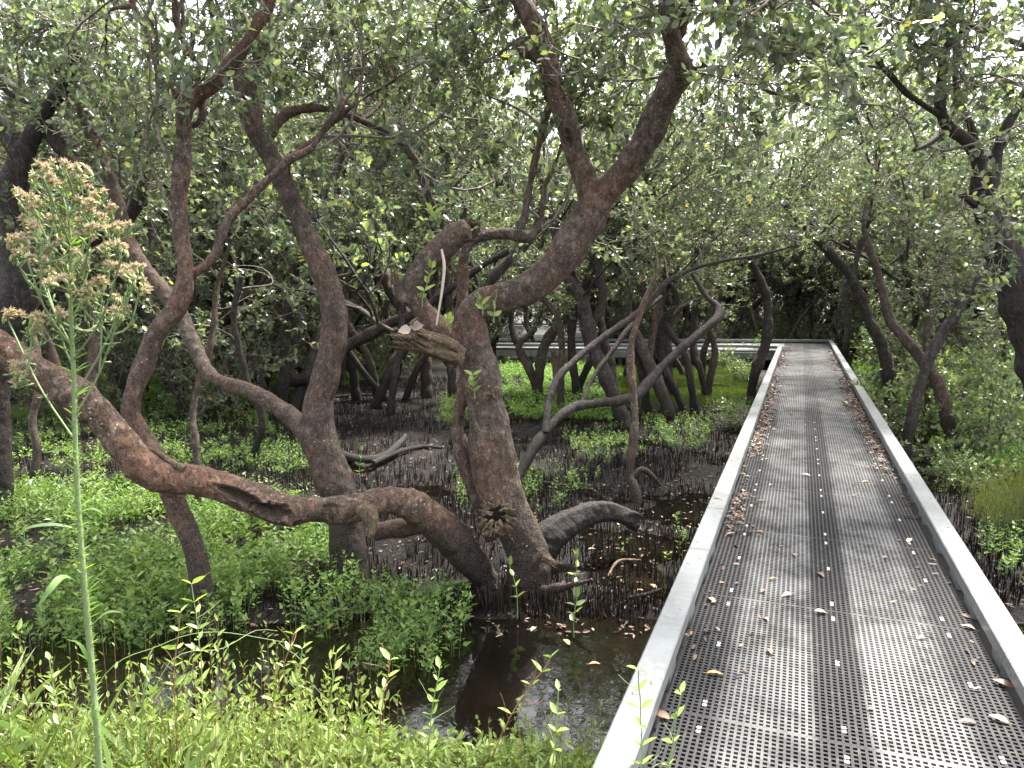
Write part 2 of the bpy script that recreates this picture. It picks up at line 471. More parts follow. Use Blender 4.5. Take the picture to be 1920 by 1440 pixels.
# ------------------------------------------------------------------ boardwalk
def make_boardwalk():
    ox, oy = BN * NC
    root = empty('boardwalk', (ox, oy, 0), -YAW, 'long grey plastic-grating boardwalk with pale kerb rails running away from the viewer', 'boardwalk')
    # local frame: x = across (right), y = along
    s = NT('grating')
    tc = s.n('ShaderNodeTexCoord'); tc.object = root
    vec = tc.outputs['Object']
    sep = s.n('ShaderNodeSeparateXYZ'); s.l(vec, sep.inputs[0])
    xa = s.math('ABSOLUTE', s.math('ADD', sep.outputs[0], s.math('MULTIPLY', s.math('SUBTRACT', s.noise(3.5, 5, 0.7, vec), 0.5), 0.07)))
    band = s.ramp(xa, [(0.0, 0.0), (0.08, 0.04), (0.12, 0.9), (0.4, 0.9), (0.47, 0.12), (1.0, 0.04)])
    nn = s.noise(2.2, 5, 0.65, vec); n2 = s.noise(16, 5, 0.7, vec)
    wv = s.ramp(s.math('ADD', s.math('MULTIPLY', nn, 0.7), s.math('MULTIPLY', n2, 0.3)), [(0.38, 0.12), (0.56, 1.0)])
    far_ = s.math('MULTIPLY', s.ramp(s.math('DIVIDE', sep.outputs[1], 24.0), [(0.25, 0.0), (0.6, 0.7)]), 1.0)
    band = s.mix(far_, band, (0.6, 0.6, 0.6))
    fac = s.math('MULTIPLY', band, wv)
    c = s.mix(fac, (0.018, 0.017, 0.019), (0.155, 0.152, 0.148))
    c = s.mix(s.math('MULTIPLY', s.ramp(n2, [(0.55, 0.0), (0.7, 0.4)]), 1.0), c, (0.11, 0.1, 0.06))
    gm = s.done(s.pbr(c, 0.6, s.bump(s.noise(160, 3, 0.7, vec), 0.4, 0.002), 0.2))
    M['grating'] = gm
    PL = 1.2; pw = 0.64
    def panel(L):
        mb = MB()
        nb = int(round(2 * pw / 0.0246)); nl = int(round(L / 0.0256))
        xs = np.linspace(-pw + 0.005, pw - 0.005, nb + 1); ys = np.linspace(0.006, L - 0.006, nl + 1)
        for x in xs: box(mb, x - 0.0048, x + 0.0048, 0.003, L - 0.003, -0.032, 0.0)
        for j, y in enumerate(ys):
            hw = 0.0048 if j not in (0, nl) else 0.0058
            box(mb, -pw, pw, y - hw, y + hw, -0.031, -0.0006)
        return mb.mesh('grating_panel', [gm], smooth=False)
    pm = panel(PL)
    clipm = MB()
    for dy in (-0.0135, 0.0135): box(clipm, -0.0075, 0.0075, dy - 0.0075, dy + 0.0075, -0.001, 0.003)
    cm = clipm.mesh('fixing_clip', [M['clip']], smooth=False)
    s0 = 0.35; k = 0; SEND = None
    LEN = np.linalg.norm(0)
    # far end from the photograph
    e = G(1552, 637, 0.12); send = sn(e[0], e[1])[0]
    e2 = G(1467, 649, 0.12); sleft = sn(e2[0], e2[1])[0]
    print('boardwalk end', send, 'left end', sleft)
    y = s0 - 1.2
    while y < send - 0.1:
        L = min(PL, send - 0.12 - y)
        me = pm if L > PL - 0.01 else panel(L)
        o = bpy.data.objects.new('grating_panel', me); COL.objects.link(o); o.parent = root; o.location = (0, y, 0)
        if 0.5 < y + 1 and y < 9.5:
            for xx in (-0.5, 0.0, 0.5):
                for dd in (0.09, 0.62, 1.1):
                    if y + dd < 1.6: continue
                    cc = bpy.data.objects.new('fixing_clip', cm); COL.objects.link(cc); cc.parent = o
                    cc.location = (xx + 0.006, dd, 0.0)
        y += PL
    # kerb rails: segments with bolts, blocks under them
    bm = MB(); tube(bm, [(0, 0, 0), (0, 0, 0.004)], [0.0095, 0.0075], 8)
    boltm = bm.mesh('bolt', [M['steel']])
    rng = np.random.RandomState(3)
    def rail(x0, x1, cuts, side):
        for a, b in zip(cuts[:-1], cuts[1:]):
            mb = MB()
            t = 0.006; a_, b_ = a + 0.003, b - 0.003
            # bevelled rectangular hollow section
            prof = [(x0, 0.052), (x0 + t, 0.046), (x1 - t, 0.046), (x1, 0.052), (x1, 0.114), (x1 - t, 0.12), (x0 + t, 0.12), (x0, 0.114)]
            V = [(px_, yy, pz_) for yy in (a_, b_) for px_, pz_ in prof]
            n = len(prof)
            F = [(i, (i + 1) % n, n + (i + 1) % n, n + i) for i in range(n)]
            mb.add(V, F); mb.add(V[:n], [tuple(range(n))[::-1]]); mb.add(V[n:], [tuple(range(n))])
            yy = a + 0.25
            while yy < b - 0.1:
                box(mb, x0 + 0.012, x1 - 0.006, yy, yy + 0.16, -0.06, 0.0455)
                yy += 0.62
            o = mb.build('kerb_rail', M['paint'], root, smooth=False)
            yy = a + 0.12; kk = 0
            while yy < b - 0.05:
                bo = bpy.data.objects.new('bolt', boltm); COL.objects.link(bo); bo.parent = o
                xm = (x0 + x1) / 2 + (0.025 if kk % 2 else -0.025)
                bo.location = (xm, yy, 0.1201); yy += 0.62 if kk % 2 else 0.1; kk += 1
            mb2 = MB()
    jl = [sn(*G(1300, 1028, .12)[:2])[0], sn(*G(1335, 952, .12)[:2])[0]]
    jr = [sn(*G(1832, 1087, .12)[:2])[0], sn(*G(1672, 822, .12)[:2])[0]]
    rail(-HW, -HW + 0.118, [-0.4, jl[0], jl[1], jl[1] + 3.4, jl[1] + 7.2, jl[1] + 11, sleft], -1)
    rail(HW - 0.118, HW, [-0.4, jr[0], jr[1], jr[1] + 3.8, jr[1] + 7.6, jr[1] + 11.4, send], 1)
    # fascia channels and joists
    for x in (-0.66, 0.66, 0.0):
        mb = MB(); box(mb, x - 0.03, x + 0.03, -0.6, send - 0.2, -0.2, -0.036); mb.build('beam', M['timber'], root, smooth=False)
    y = 1.0
    while y < send:
        for x in (-0.57, 0.57):
            mb = MB(); tube(mb, [(x, y, -1.0), (x, y, -0.2)], [0.06, 0.06], 10); mb.build('post', M['timber'], root)
        y += 2.4
    # crossing walkway beyond: its own thing
    q0 = G(1396, 647, 0.12)[:2]; q1 = G(930, 644.5, 0.12)[:2]; f0 = G(1552, 636.5, 0.12)[:2]; f1 = G(935, 634.5, 0.12)[:2]
    l0 = G(1468, 649.5, 0.12)[:2]
    def strip_obj(name, quad, z0, z1, mat, parent, org):
        mb = MB(); V = [(x, y_, z) for z in (z0, z1) for x, y_ in quad]
        mb.add(V, [(3, 2, 1, 0), (4, 5, 6, 7), (0, 1, 5, 4), (1, 2, 6, 5), (2, 3, 7, 6), (3, 0, 4, 7)])
        return mb.build(name, mat, parent, org, smooth=False)
    ex = np.array([0.0, 0.12])
    s = NT('far_grating'); p = s.pos()
    n = s.noise(3, 5, 0.6, p); c = s.ramp(n, [(0.3, (0.1, 0.1, 0.1)), (0.7, (0.2, 0.2, 0.195))])
    wv = s.n('ShaderNodeTexWave'); wv.inputs['Scale'].default_value = 9; s.l(p, wv.inputs['Vector'])
    fg = s.done(s.pbr(s.mix(s.math('MULTIPLY', wv.outputs[0], 0.5), c, (0.06, 0.06, 0.06)), 0.6, None, 0.3))
    org = (q1[0], q1[1], 0)
    cr = empty('crossing_walkway', org, 0, 'far grey walkway crossing behind the trees and joining the end of the boardwalk', 'walkway')
    strip_obj('deck', [q1 + ex, l0 + ex, f0 - ex, f1 - ex], -0.06, -0.004, fg, cr, org)
    strip_obj('kerb_rail', [q1, q0, q0 + ex, q1 + ex], 0.045, 0.12, M['paint'], cr, org)
    strip_obj('kerb_rail', [q0 + np.array([0.02, -0.02]), l0, l0 + ex, q0 + ex + np.array([0.02, 0])], 0.045, 0.122, M['paint'], cr, org)
    strip_obj('kerb_rail', [f1 - ex, f0 - ex, f0, f1], 0.045, 0.12, M['paint'], cr, org)
    strip_obj('side_beam', [q1 + ex * .3, l0 + ex * .3, l0 + ex * .9, q1 + ex * .9], -0.24, -0.065, M['paint'], cr, org)
    for t in np.linspace(0.02, 0.98, 10):
        a = q1 * (1 - t) + l0 * t
        mb = MB(); tube(mb, [(a[0], a[1] + 0.1, -1), (a[0], a[1] + 0.1, -0.2)], [0.07, 0.07], 8); mb.build('post', M['timber'], cr, org)
    # platform leading further back at the left end
    a0 = G(935, 633, 0.0)[:2]; a1 = G(1112, 633, 0)[:2]; b1 = G(1105, 611, 0)[:2]; b0 = G(952, 611, 0)[:2]
    org = (a0[0], a0[1], 0)
    pf = empty('viewing_platform', org, 0, 'wide grey deck receding behind the forked trunk, left end of the far walkway', 'platform')
    strip_obj('deck', [a0, a1, b1, b0], -0.05, 0.0, fg, pf, org)
    for (u, v) in ((a0, b0), (a1, b1)):
        d = v - u; nn_ = np.array([d[1], -d[0]]); nn_ = nn_ / np.linalg.norm(nn_) * 0.06
        strip_obj('kerb_rail', [u - nn_, v - nn_, v + nn_, u + nn_][::-1] if False else [u + nn_, u - nn_, v - nn_, v + nn_][::-1], 0.04, 0.115, M['paint'], pf, org)
    strip_obj('kerb_rail', [b0, b1, b1 + ex, b0 + ex], 0.04, 0.115, M['paint'], pf, org)
    for u in (b0, b1, (a0 + b0) / 2, (a1 + b1) / 2):
        mb = MB(); tube(mb, [(u[0], u[1], -1), (u[0], u[1], -0.05)], [0.07, 0.07], 8); mb.build('post', M['timber'], pf, org)
make_boardwalk()

# ------------------------------------------------------------------ tree growing
UP = np.array([0, 0, 1.0])
def unit(v):
    return v / max(math.sqrt(v[0] * v[0] + v[1] * v[1] + v[2] * v[2]), 1e-9)
def path(rng, start, d, length, nseg, wig, up, r0, r1):
    pts = [np.array(start)]; d = unit(np.asarray(d, float)); dd = [d]
    cur = rng.normal(0, wig, 3)
    for i in range(nseg):
        cur = cur * 0.6 + rng.normal(0, wig, 3)
        d = unit(d + cur + UP * up)
        pts.append(pts[-1] + d * (length / nseg)); dd.append(d)
    return np.array(pts), np.linspace(r0, r1, nseg + 1), dd

def in_corridor(p):
    p = np.atleast_2d(p)
    s_, n_ = sn(p[:, 0], p[:, 1])
    return bool((((np.abs(n_) < 0.95) & (s_ > 0.5) & (s_ < 24.5) & (p[:, 2] > -0.15) & (p[:, 2] < 1.95 + 0.02 * s_)) | ((p[:, 1] > 15.5) & (p[:, 1] < 23.5) & (p[:, 0] > -1.5) & (n_ < 0) & (p[:, 2] > -0.3) & (p[:, 2] < 0.55))).any())
class Crown:
    guard = True
    def __init__(s, rng, leafL=0.065, big=0.5):
        s.rng = rng; s.tw = MB(); s.wood = MB(); s.lp = []; s.ld = []; s.ls = []; s.leafL = leafL
    def twig(s, start, d, L, n=5, r=0.0035):
        rng = s.rng
        pts, rad, dd = path(rng, start, d, L, 4, 0.22, 0.06, r, r * 0.45)
        if s.guard and in_corridor(pts): return
        tube(s.tw, pts, rad, 3, 1, 0.5, cap=False)
        for k in range(n):
            t = 1 - 0.7 * ((k + 0.5 * rng.rand()) / n) ** 1.4
            f = t * 3.999; i = min(int(f), 3)
            p = pts[i] + (pts[i + 1] - pts[i]) * (f - i)
            a = rng.rand() * 6.283
            sx = unit(np.cross(dd[i], [math.cos(a), math.sin(a), 0.3]))
            for sg in (1, -1):
                s.lp.append(p); s.ld.append(unit(dd[i] * (0.35 + 0.9 * t) + sx * sg + UP * 0.1)); s.ls.append(0.7 + 0.5 * rng.rand())
    def limb(s, start, d, L, r, level, nch=5, thick=None):
        rng = s.rng
        nseg = 5 if level < 2 else 7
        pts, rad, dd = path(rng, start, d, L, nseg, 0.2, 0.05, r, r * 0.5)
        if s.guard and in_corridor(pts): return
        tgt = s.wood if r > 0.008 else s.tw
        tube(tgt, pts, rad, 5 if r > 0.012 else 3, 0 if tgt is s.wood else 1, 0.5, cap=False)
        for k in range(nch):
            t = 0.25 + 0.75 * (k + rng.rand()) / nch
            f = min(t, 0.999) * nseg; i = int(f)
            p = pts[i] + (pts[i + 1] - pts[i]) * (f - i)
            a = rng.normal(0, 1, 3); a = a - dd[i] * (a @ dd[i])
            cd_ = unit(dd[i] * 0.7 + unit(a) * (0.9 if t < 0.9 else 0.3))
            if level <= 1: s.twig(p, cd_, 0.18 + 0.22 * rng.rand(), s.nleaf)
            else: s.limb(p, cd_, L * (0.45 + 0.2 * rng.rand()), max(r * 0.5, 0.004), level - 1, nch)
    nleaf = 5
    def finish_leaves(s, mat=0):
        if not s.lp: return
        rng = s.rng; n = len(s.lp)
        d = np.array(s.ld); sz = np.array(s.ls) * s.leafL
        nr = UP[None] + rng.normal(0, 0.55, (n, 3))
        rnd = np.clip(rng.rand(n) ** 1.35 * 0.93 + (rng.rand(n) > 0.993) * 0.2, 0, 1)
        leaves(s.tw, np.array(s.lp), d, nr, sz, sz * 0.56, mat, rnd, 0.2, 0.1, shape=(0.28, 0.68, 0.95, 0.9))

# ---- traced trees -----------------------------------------------------------
def W3(D0, D1, pts):
    n = len(pts); out = []
    for i, p in enumerate(pts):
        t = i / (n - 1)
        D = p[3] if len(p) > 3 else D0 + (D1 - D0) * t
        w_ = P(p[0], p[1], D)
        out.append([*w_, p[2] * D / FPX])
    return np.array(out)

def remeshed(mb, voxel, mats, name, parent, origin, amp=0.012, dents=(), smoothit=4, seed=0):
    me = mb.mesh('tmp', mats, origin)
    o = bpy.data.objects.new('tmp', me); COL.objects.link(o)
    md = o.modifiers.new('r', 'REMESH'); md.mode = 'VOXEL'; md.voxel_size = voxel; md.use_smooth_shade = True
    sm = o.modifiers.new('s', 'SMOOTH'); sm.factor = 0.5; sm.iterations = smoothit
    dg = bpy.context.evaluated_depsgraph_get()
    m2 = bpy.data.meshes.new_from_object(o.evaluated_get(dg))
    bpy.data.objects.remove(o)
    n = len(m2.vertices)
    co = np.empty(n * 3); m2.vertices.foreach_get('co', co); co = co.reshape(-1, 3)
    no = np.empty(n * 3); m2.vertices.foreach_get('normal', no); no = no.reshape(-1, 3)
    disp = np.zeros(n); hollow_shade = np.zeros(n)
    off = Vector((seed * 3.1, 0, 0))
    for i in range(n):
        v = Vector(co[i])
        disp[i] = amp * (mnoise.noise(v * 2.6 + off) * 1.3 + mnoise.noise(v * 6 + off) * 1.1 + mnoise.noise(v * 15 + off) * 0.65 + abs(mnoise.noise(Vector((v.x * 45, v.y * 45, v.z * 16)) + off)) * -0.5)
    W = co + np.asarray(origin)
    for (c, ax, rl, rs, dep, rt) in dents:
        q = W - c; al = q @ ax; pe = q - al[:, None] * ax
        e = (al / rl) ** 2 + (np.linalg.norm(pe, axis=1) / rs) ** 2
        jit = 1 + 0.5 * np.array([mnoise.noise(Vector(x) * 30) for x in W[e < 4]]) if (e < 4).any() else 1
        ee = e.copy()
        if (e < 4).any(): ee[e < 4] = e[e < 4] * jit
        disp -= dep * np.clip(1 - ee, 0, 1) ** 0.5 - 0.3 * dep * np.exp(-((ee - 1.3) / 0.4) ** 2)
        hollow_shade = np.maximum(hollow_shade, rt * sstep(1.1, 0.7, ee))  # mask for the painted shade, full inside each dent
    co = co + no * disp[:, None]
    m2.vertices.foreach_set('co', co.ravel())
    a = m2.attributes.new('hollow_shade', 'FLOAT', 'POINT'); a.data.foreach_set('value', hollow_shade.astype(np.float32))
    m2.polygons.foreach_set('use_smooth', np.ones(len(m2.polygons), bool))
    m2.materials.clear()
    for m in mats: m2.materials.append(m)
    m2.name = name
    o = bpy.data.objects.new(name, m2); COL.objects.link(o); o.parent = parent
    m2.update()
    return o

def jagged(mb, base, d, r, L, rng, n=14, mat=0):
    d = unit(d); a = unit(np.cross(d, [0.3, 0.2, 1])); b = np.cross(d, a)
    n = int(n * 2.4)
    for k in range(n):
        th = k * 6.283 / n * 2 + rng.rand() * 0.6
        rad = r * (0.35 + 0.6 * rng.rand() ** 0.5)
        o_ = a * math.cos(th) + b * math.sin(th)
        l = L * (0.1 + 0.9 * rng.rand() ** 1.8)
        p0 = base + o_ * rad - d * 0.05
        w0 = r * (0.07 + 0.15 * rng.rand() ** 1.5)
        C = np.array([[*p0, w0 * 1.2], [*(p0 + d * 0.05 + o_ * r * 0.1 * rng.normal()), w0], [*(p0 + d * (0.05 + l * 0.6) + o_ * r * 0.15 * rng.normal()), w0 * 0.6], [*(p0 + d * (0.05 + l) + o_ * r * 0.3 * rng.normal()), w0 * 0.12]])
        Q = spline(C, 0.012)
        tube(mb, Q[:, :3], Q[:, 3], 5, mat, rng.rand(), 0.9, rng)

def crown_on(cr, W, rng, n, t0=0.3, L=(0.6, 1.2), r=0.014, lev=2, nch=5, up=0.5, push=0.0, zmin=1.0):
    """spawn n leafy limbs along the last part of a world polyline W"""
    m = len(W)
    for k in range(n):
        t = t0 + (1 - t0) * (k + rng.rand()) / n
        i = min(int(t * (m - 1)), m - 2)
        p = W[i, :3]
        if p[2] < zmin: continue
        d = unit(W[i + 1, :3] - W[i, :3]) * 0.5 + unit(rng.normal(0, 1, 3)) * 0.9 + UP * up + np.array([0, push, 0])
        cr.limb(p, d, L[0] + (L[1] - L[0]) * rng.rand(), min(r, max(W[i, 3] * 0.6, 0.006)), lev, nch)

TREE_N = [0]
def traced(label, branches, crowns=(), slim=1.0, mat='bark', crownn=6, leafL=0.062, voxel=None, tint=(1, 1, 1), dents=(), amp=0.01, extra=None,
           cat='mangrove tree', name='mangrove_tree', up=0.5, L=(0.6, 1.2), lev=2, nch=5, group=None, lowest=None, nleaf=5, auto=True, zmin=1.0, push=0.0):
    TREE_N[0] += 1
    rng = np.random.RandomState(100 + TREE_N[0])
    Ws = [W3(*b[:3]) for b in branches]
    for W in Ws: W[:, 3] *= slim
    for j, W in enumerate(Ws):
        if j == 0 or (len(branches[j]) > 4 and branches[j][4]):
            g = float(ground_h(W[0][0], W[0][1]))
            if W[0][2] > g - 0.05:
                dd_ = W[0][:3] - W[1][:3]; hgt = W[0][2] - g + 0.2
                sx = dd_[:2] / max(abs(dd_[2]), 0.05) * 0.5; ln_ = np.linalg.norm(sx)
                if ln_ > 0.7: sx *= 0.7 / ln_
                Ws[j] = np.vstack([[W[0][0] + sx[0] * hgt, W[0][1] + sx[1] * hgt, g - 0.2, W[0][3] * 1.25], W])
    base = Ws[0][0][:3].copy()
    org = (base[0], base[1], float(ground_h(base[0], base[1]))) if lowest is None else (base[0], base[1], lowest)
    root = empty(name, org, 0, label, cat, group)
    mb = MB()
    cr = Crown(rng, leafL); cr.nleaf = nleaf
    for j, W in enumerate(Ws):
        S = spline(W, 0.04 if voxel is None else 0.02)
        if voxel is None:
            S[:, :3] += np.cumsum(rng.normal(0, 0.0015, (len(S), 3)), 0) * np.minimum(1, np.arange(len(S)) / 10)[:, None]
            k = np.arange(len(S)); S[:, 3] *= 1 + 0.08 * np.sin(k * 0.35 + j) + 0.06 * np.sin(k * 0.9 + 2 * j)
        sides = 24 if voxel else int(np.clip(S[:, 3].max() * 160, 6, 14))
        tube(mb, S[:, :3], S[:, 3], sides, 0, 0.5, 0.06 if voxel is None else 0.0, rng)
        if auto and (len(branches[j]) < 4 or branches[j][3]):
            nn_ = crownn if len(branches[j]) < 4 else branches[j][3]
            if nn_ > 0: crown_on(cr, S, rng, nn_, 0.55, L, 0.014, lev, nch, up, push, zmin)
    for (px, py, D, rad, n) in crowns:      # extra leafy limbs reaching a region of the canopy
        c = P(px, py, D)
        allp = np.vstack(Ws)
        i = np.argmin(np.linalg.norm(allp[:, :3] - c, axis=1) + (allp[:, 3] > 0.12) * 0.5)
        p0 = allp[i, :3]; dv = c - p0
        mid = p0 + dv * 0.5 + rng.normal(0, 0.08, 3) + UP * 0.1
        S = spline(np.array([[*p0, 0.02], [*mid, 0.014], [*c, 0.009]]), 0.06)
        if in_corridor(S[:, :3]): continue
        tube(mb, S[:, :3], S[:, 3], 6, 0, 0.5, 0.1, rng)
        for k in range(n):
            q = c + rng.normal(0, rad * 0.35, 3)
            j = rng.randint(len(S) // 2, len(S))
            d = q - S[j, :3]
            cr.limb(S[j, :3], d + UP * 0.05, max(np.linalg.norm(d), 0.25), 0.007, 1, 5)
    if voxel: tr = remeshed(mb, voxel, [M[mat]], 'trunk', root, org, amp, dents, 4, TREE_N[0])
    else: tr = mb.build('trunk', M[mat], root, org)
    tr.color = (*tint, 1)
    if cr.lp:
        cr.finish_leaves(0)
        for (F_, m_, r_), V_ in zip([(f, m, r) for f, m, r in cr.wood.f], cr.wood.v): pass
        # larger twigs merged in the crown mesh with the bark of the twigs
        base_n = cr.tw.n
        for V_ in cr.wood.v: cr.tw.v.append(V_)
        for f, m, r in cr.wood.f: cr.tw.f.append((f + base_n, np.full(len(f), 1), r))
        cr.tw.n += cr.wood.n
        cr.tw.build('crown', [M['leaf'], M['twig']], root, org)
    if extra: extra(root, org, rng)
    return root

# T1: the great forked trunk
D1 = 5.5
def ax(a, b): return unit(np.asarray(b) - np.asarray(a))
def t1_extra(root, org, rng):
    mb = MB()   # splintered limb pointing left
    W = W3(5.3, 5.0, [(862, 668, 25), (830, 655, 22), (800, 643, 16), (775, 628, 8)])
    S = spline(W, 0.015)
    S[:, 3] *= 0.72; tube(mb, S[:, :3], S[:, 3], 16, 0, 0.5, 0.5, rng)
    for q in range(44):
        th = q * 2.4; rr_ = 5 + 13 * rng.rand(); ex = 10 * rng.rand() ** 2 * 4
        ca, sa = math.cos(th) * rr_, math.sin(th) * rr_
        x1 = 812 - ex - 10 * rng.rand()
        dz = 0.05 * math.sin(th * 1.7)
        Q = spline(np.vstack([W3(5.28, 5.12 + dz, [(860 + ca * .2, 664 + sa, 5 + 3 * rng.rand()), (834, 654 + sa * 1.25 + rng.normal(0, 1.5), 5 + 2.5 * rng.rand())]),
                              W3(5.08 + dz, 5.0 + dz, [(x1, 644 + sa * 1.25 + rng.normal(0, 3), 3 + 2.5 * rng.rand()), (x1 - 22 - ex * .4, 634 + sa * 1.1 + rng.normal(0, 5), 0.6)])]), 0.012)
        tube(mb, Q[:, :3], Q[:, 3], 5, 0, rng.rand(), 0.8, rng)
    o = mb.build('broken_limb', M['deadwood'], root, org); o['label'] = 'splintered brown limb end'
    mb = MB()   # pale peeled flap on it
    c = P(772, 612, 4.95)
    for k in range(5):
        leaves(mb, [c + rng.normal(0, 0.012, 3)], [unit(rng.normal(0, 1, 3) + [0.2, 0, 0.4])], [rng.normal(0, 1, 3)], 0.09, 0.07, 0, None, 0.2, 0.2)
    mb.build('bark_flap', M['petal'], root, org)
    mb = MB()   # hollow broken stub near the base
    W = W3(5.35, 5.0, [(966, 1015, 32), (948, 992, 31), (932, 968, 30)])
    S = spline(W, 0.015)
    tube(mb, S[:, :3], S[:, 3], 16, 0, 0.5, 0.25, rng, cap=False)
    mj = MB(); jagged(mj, S[-1, :3], S[-1, :3] - S[-4, :3], S[-1, 3] * 1.15, 0.06, rng, 22); mj.build('splinter', M['deadwood'], root, org)
    mh = MB(); dn = unit(S[-1, :3] - S[-4, :3]); tube(mh, [S[-1, :3] - dn * 0.01, S[-1, :3] + dn * 0.012, S[-1, :3] + dn * 0.016], [0.07, 0.065, 0.03], 14, 0, 0.5, 0.5, rng); mh.build('hollow_shade_plug', M['hollow_shade'], root, org)  # dark plug across the stub opening, painted as its inner shade
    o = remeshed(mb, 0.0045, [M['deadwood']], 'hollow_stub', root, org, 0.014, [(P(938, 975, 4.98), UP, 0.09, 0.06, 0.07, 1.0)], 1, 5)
    mb = MB()
    jagged(mb, P(882, 432, 5.45), P(900, 418, 5.3) - P(867, 440, 5.5), 0.07, 0.09, rng, 18)
    o = mb.build('broken_end', M['deadwood'], root, org)
    for (px, py, dx, dy) in ((740, 520, -6, -60), (1030, 1052, 30, 12), (970, 85, -20, -5)):
        mb = MB()
        jagged(mb, P(px, py, 5.35), P(px + dx, py + dy, 5.3) - P(px, py, 5.35), 0.028, 0.12, rng, 7)
        mb.build('splinter', M['deadwood'], root, org)
    # bright young shoots on the trunk
    for (px, py, D, n, h) in ((792, 575, 5.2, 5, 0.28), (820, 415, 5.3, 3, 0.15), (905, 590, 5.25, 3, 0.2), (845, 625, 5.15, 3, 0.16), (890, 745, 5.2, 4, 0.2), (925, 605, 5.2, 2, 0.24)):
        mb = MB(); b = P(px, py, D)
        pts, rad, dd = path(rng, b, UP + rng.normal(0, 0.25, 3), h, 5, 0.12, 0.1, 0.004, 0.002)
        tube(mb, pts, rad, 4, 1)
        ps, ds = [], []
        for k in range(n):
            p = pts[min(5, 1 + k)]; a = rng.rand() * 6.28
            for sg in (0, math.pi):
                ps.append(p); ds.append([math.cos(a + sg), math.sin(a + sg) * 0.6, 0.7])
        ps = np.array(ps); ds = np.array(ds)
        leaves(mb, ps, ds, UP + rng.normal(0, 0.5, (len(ps), 3)) - np.array([0, 0.8, 0]), 0.085 * (0.7 + 0.5 * rng.rand(len(ps))), 0.036, 0, rng.rand(len(ps)), 0.2, 0.15)
        mb.build('leafy_shoot', [M['bank'], M['stem']], root, org)
    mb = MB()   # thin dead vine
    S = spline(np.array([[*P(818, 610, 5.05), .006], [*P(828, 550, 5.1), .009], [*P(833, 500, 5.15), .011], [*P(828, 468, 5.2), .008]]), 0.03)
    tube(mb, S[:, :3], S[:, 3], 6); mb.build('bare_twig', M['petal'], root, org)
    mb = MB()   # knot ring
    c = P(931, 737, 5.37); nrml = unit(CAM - c + np.array([0.9, 0, 0]))
    a = unit(np.cross(nrml, UP)); b = np.cross(nrml, a)
    th = np.linspace(0, 2 * math.pi, 21)
    ring = c + (np.cos(th)[:, None] * a * 0.026 + np.sin(th)[:, None] * b * 0.036)
    tube(mb, ring, np.full(21, 0.011), 8, 0, 0.5, 0.4, rng, cap=False)
    mb.build('knot_ring', M['deadwood'], root, org)

T1 = [
    (5.5, 5.5, [(984, 1150, 46), (987, 1105, 43), (991, 1062, 45), (978, 1008, 42), (957, 965, 43), (940, 930, 45), (928, 885, 45), (921, 845, 45), (918, 800, 43), (908, 750, 38), (900, 700, 41), (888, 655, 38), (882, 615, 36), (885, 588, 31), (905, 572, 29), (940, 560, 30), (985, 545, 32), (1030, 512, 35), (1068, 465, 37), (1098, 415, 38), (1118, 375, 37)], 0),
    (5.5, 5.1, [(1112, 390, 33), (1100, 345, 26), (1080, 290, 23), (1062, 225, 23), (1040, 155, 22), (1020, 85, 21), (995, 30, 20), (955, -30, 19), (900, -120, 15)], 5),
    (5.5, 4.7, [(1110, 385, 30), (1150, 345, 28), (1185, 305, 29), (1215, 255, 29), (1238, 200, 29), (1262, 155, 31), (1278, 128, 28), (1268, 95, 20), (1258, 60, 18), (1250, 10, 17), (1240, -60, 15)], 6),
    (5.1, 4.3, [(1262, 85, 14), (1290, 20, 12), (1310, -50, 10), (1360, -140, 8)], 7),
    (5.35, 5.3, [(1035, 115, 16), (1005, 105, 12), (980, 92, 13), (972, 80, 11)], 0),
    (5.5, 5.35, [(868, 670, 24), (838, 630, 24), (808, 600, 24), (788, 575, 23), (775, 545, 25), (782, 520, 26), (802, 490, 26), (828, 465, 25), (855, 440, 25), (878, 430, 24)], 0),
    (5.4, 5.4, [(775, 560, 20), (758, 555, 16), (745, 535, 11), (740, 515, 7)], 0),
    (5.75, 5.9, [(850, 690, 12), (850, 640, 12), (862, 590, 12), (868, 530, 12), (870, 480, 13), (885, 452, 14), (915, 440, 13), (950, 440, 12), (985, 444, 13), (1005, 432, 10), (1016, 400, 8), (1020, 350, 7), (1040, 310, 6), (1060, 250, 5)], 4),
    (5.9, 5.8, [(975, 440, 10), (985, 400, 9), (998, 330, 9), (1012, 265, 8), (1030, 200, 7), (1050, 140, 6)], 5),
    (5.6, 5.6, [(925, 1010, 15), (902, 950, 16), (880, 890, 14), (864, 840, 13), (858, 790, 13), (870, 740, 13), (872, 690, 12)], 0),
    (5.5, 5.5, [(1005, 1068, 24), (1024, 1056, 17), (1036, 1050, 9)], 0),
    (5.5, 5.1, [(990, 1110, 20), (1020, 1108, 10), (1060, 1100, 8), (1110, 1088, 5)], 0),
]
c1 = lambda px, py, D=5.2: P(px, py, D)
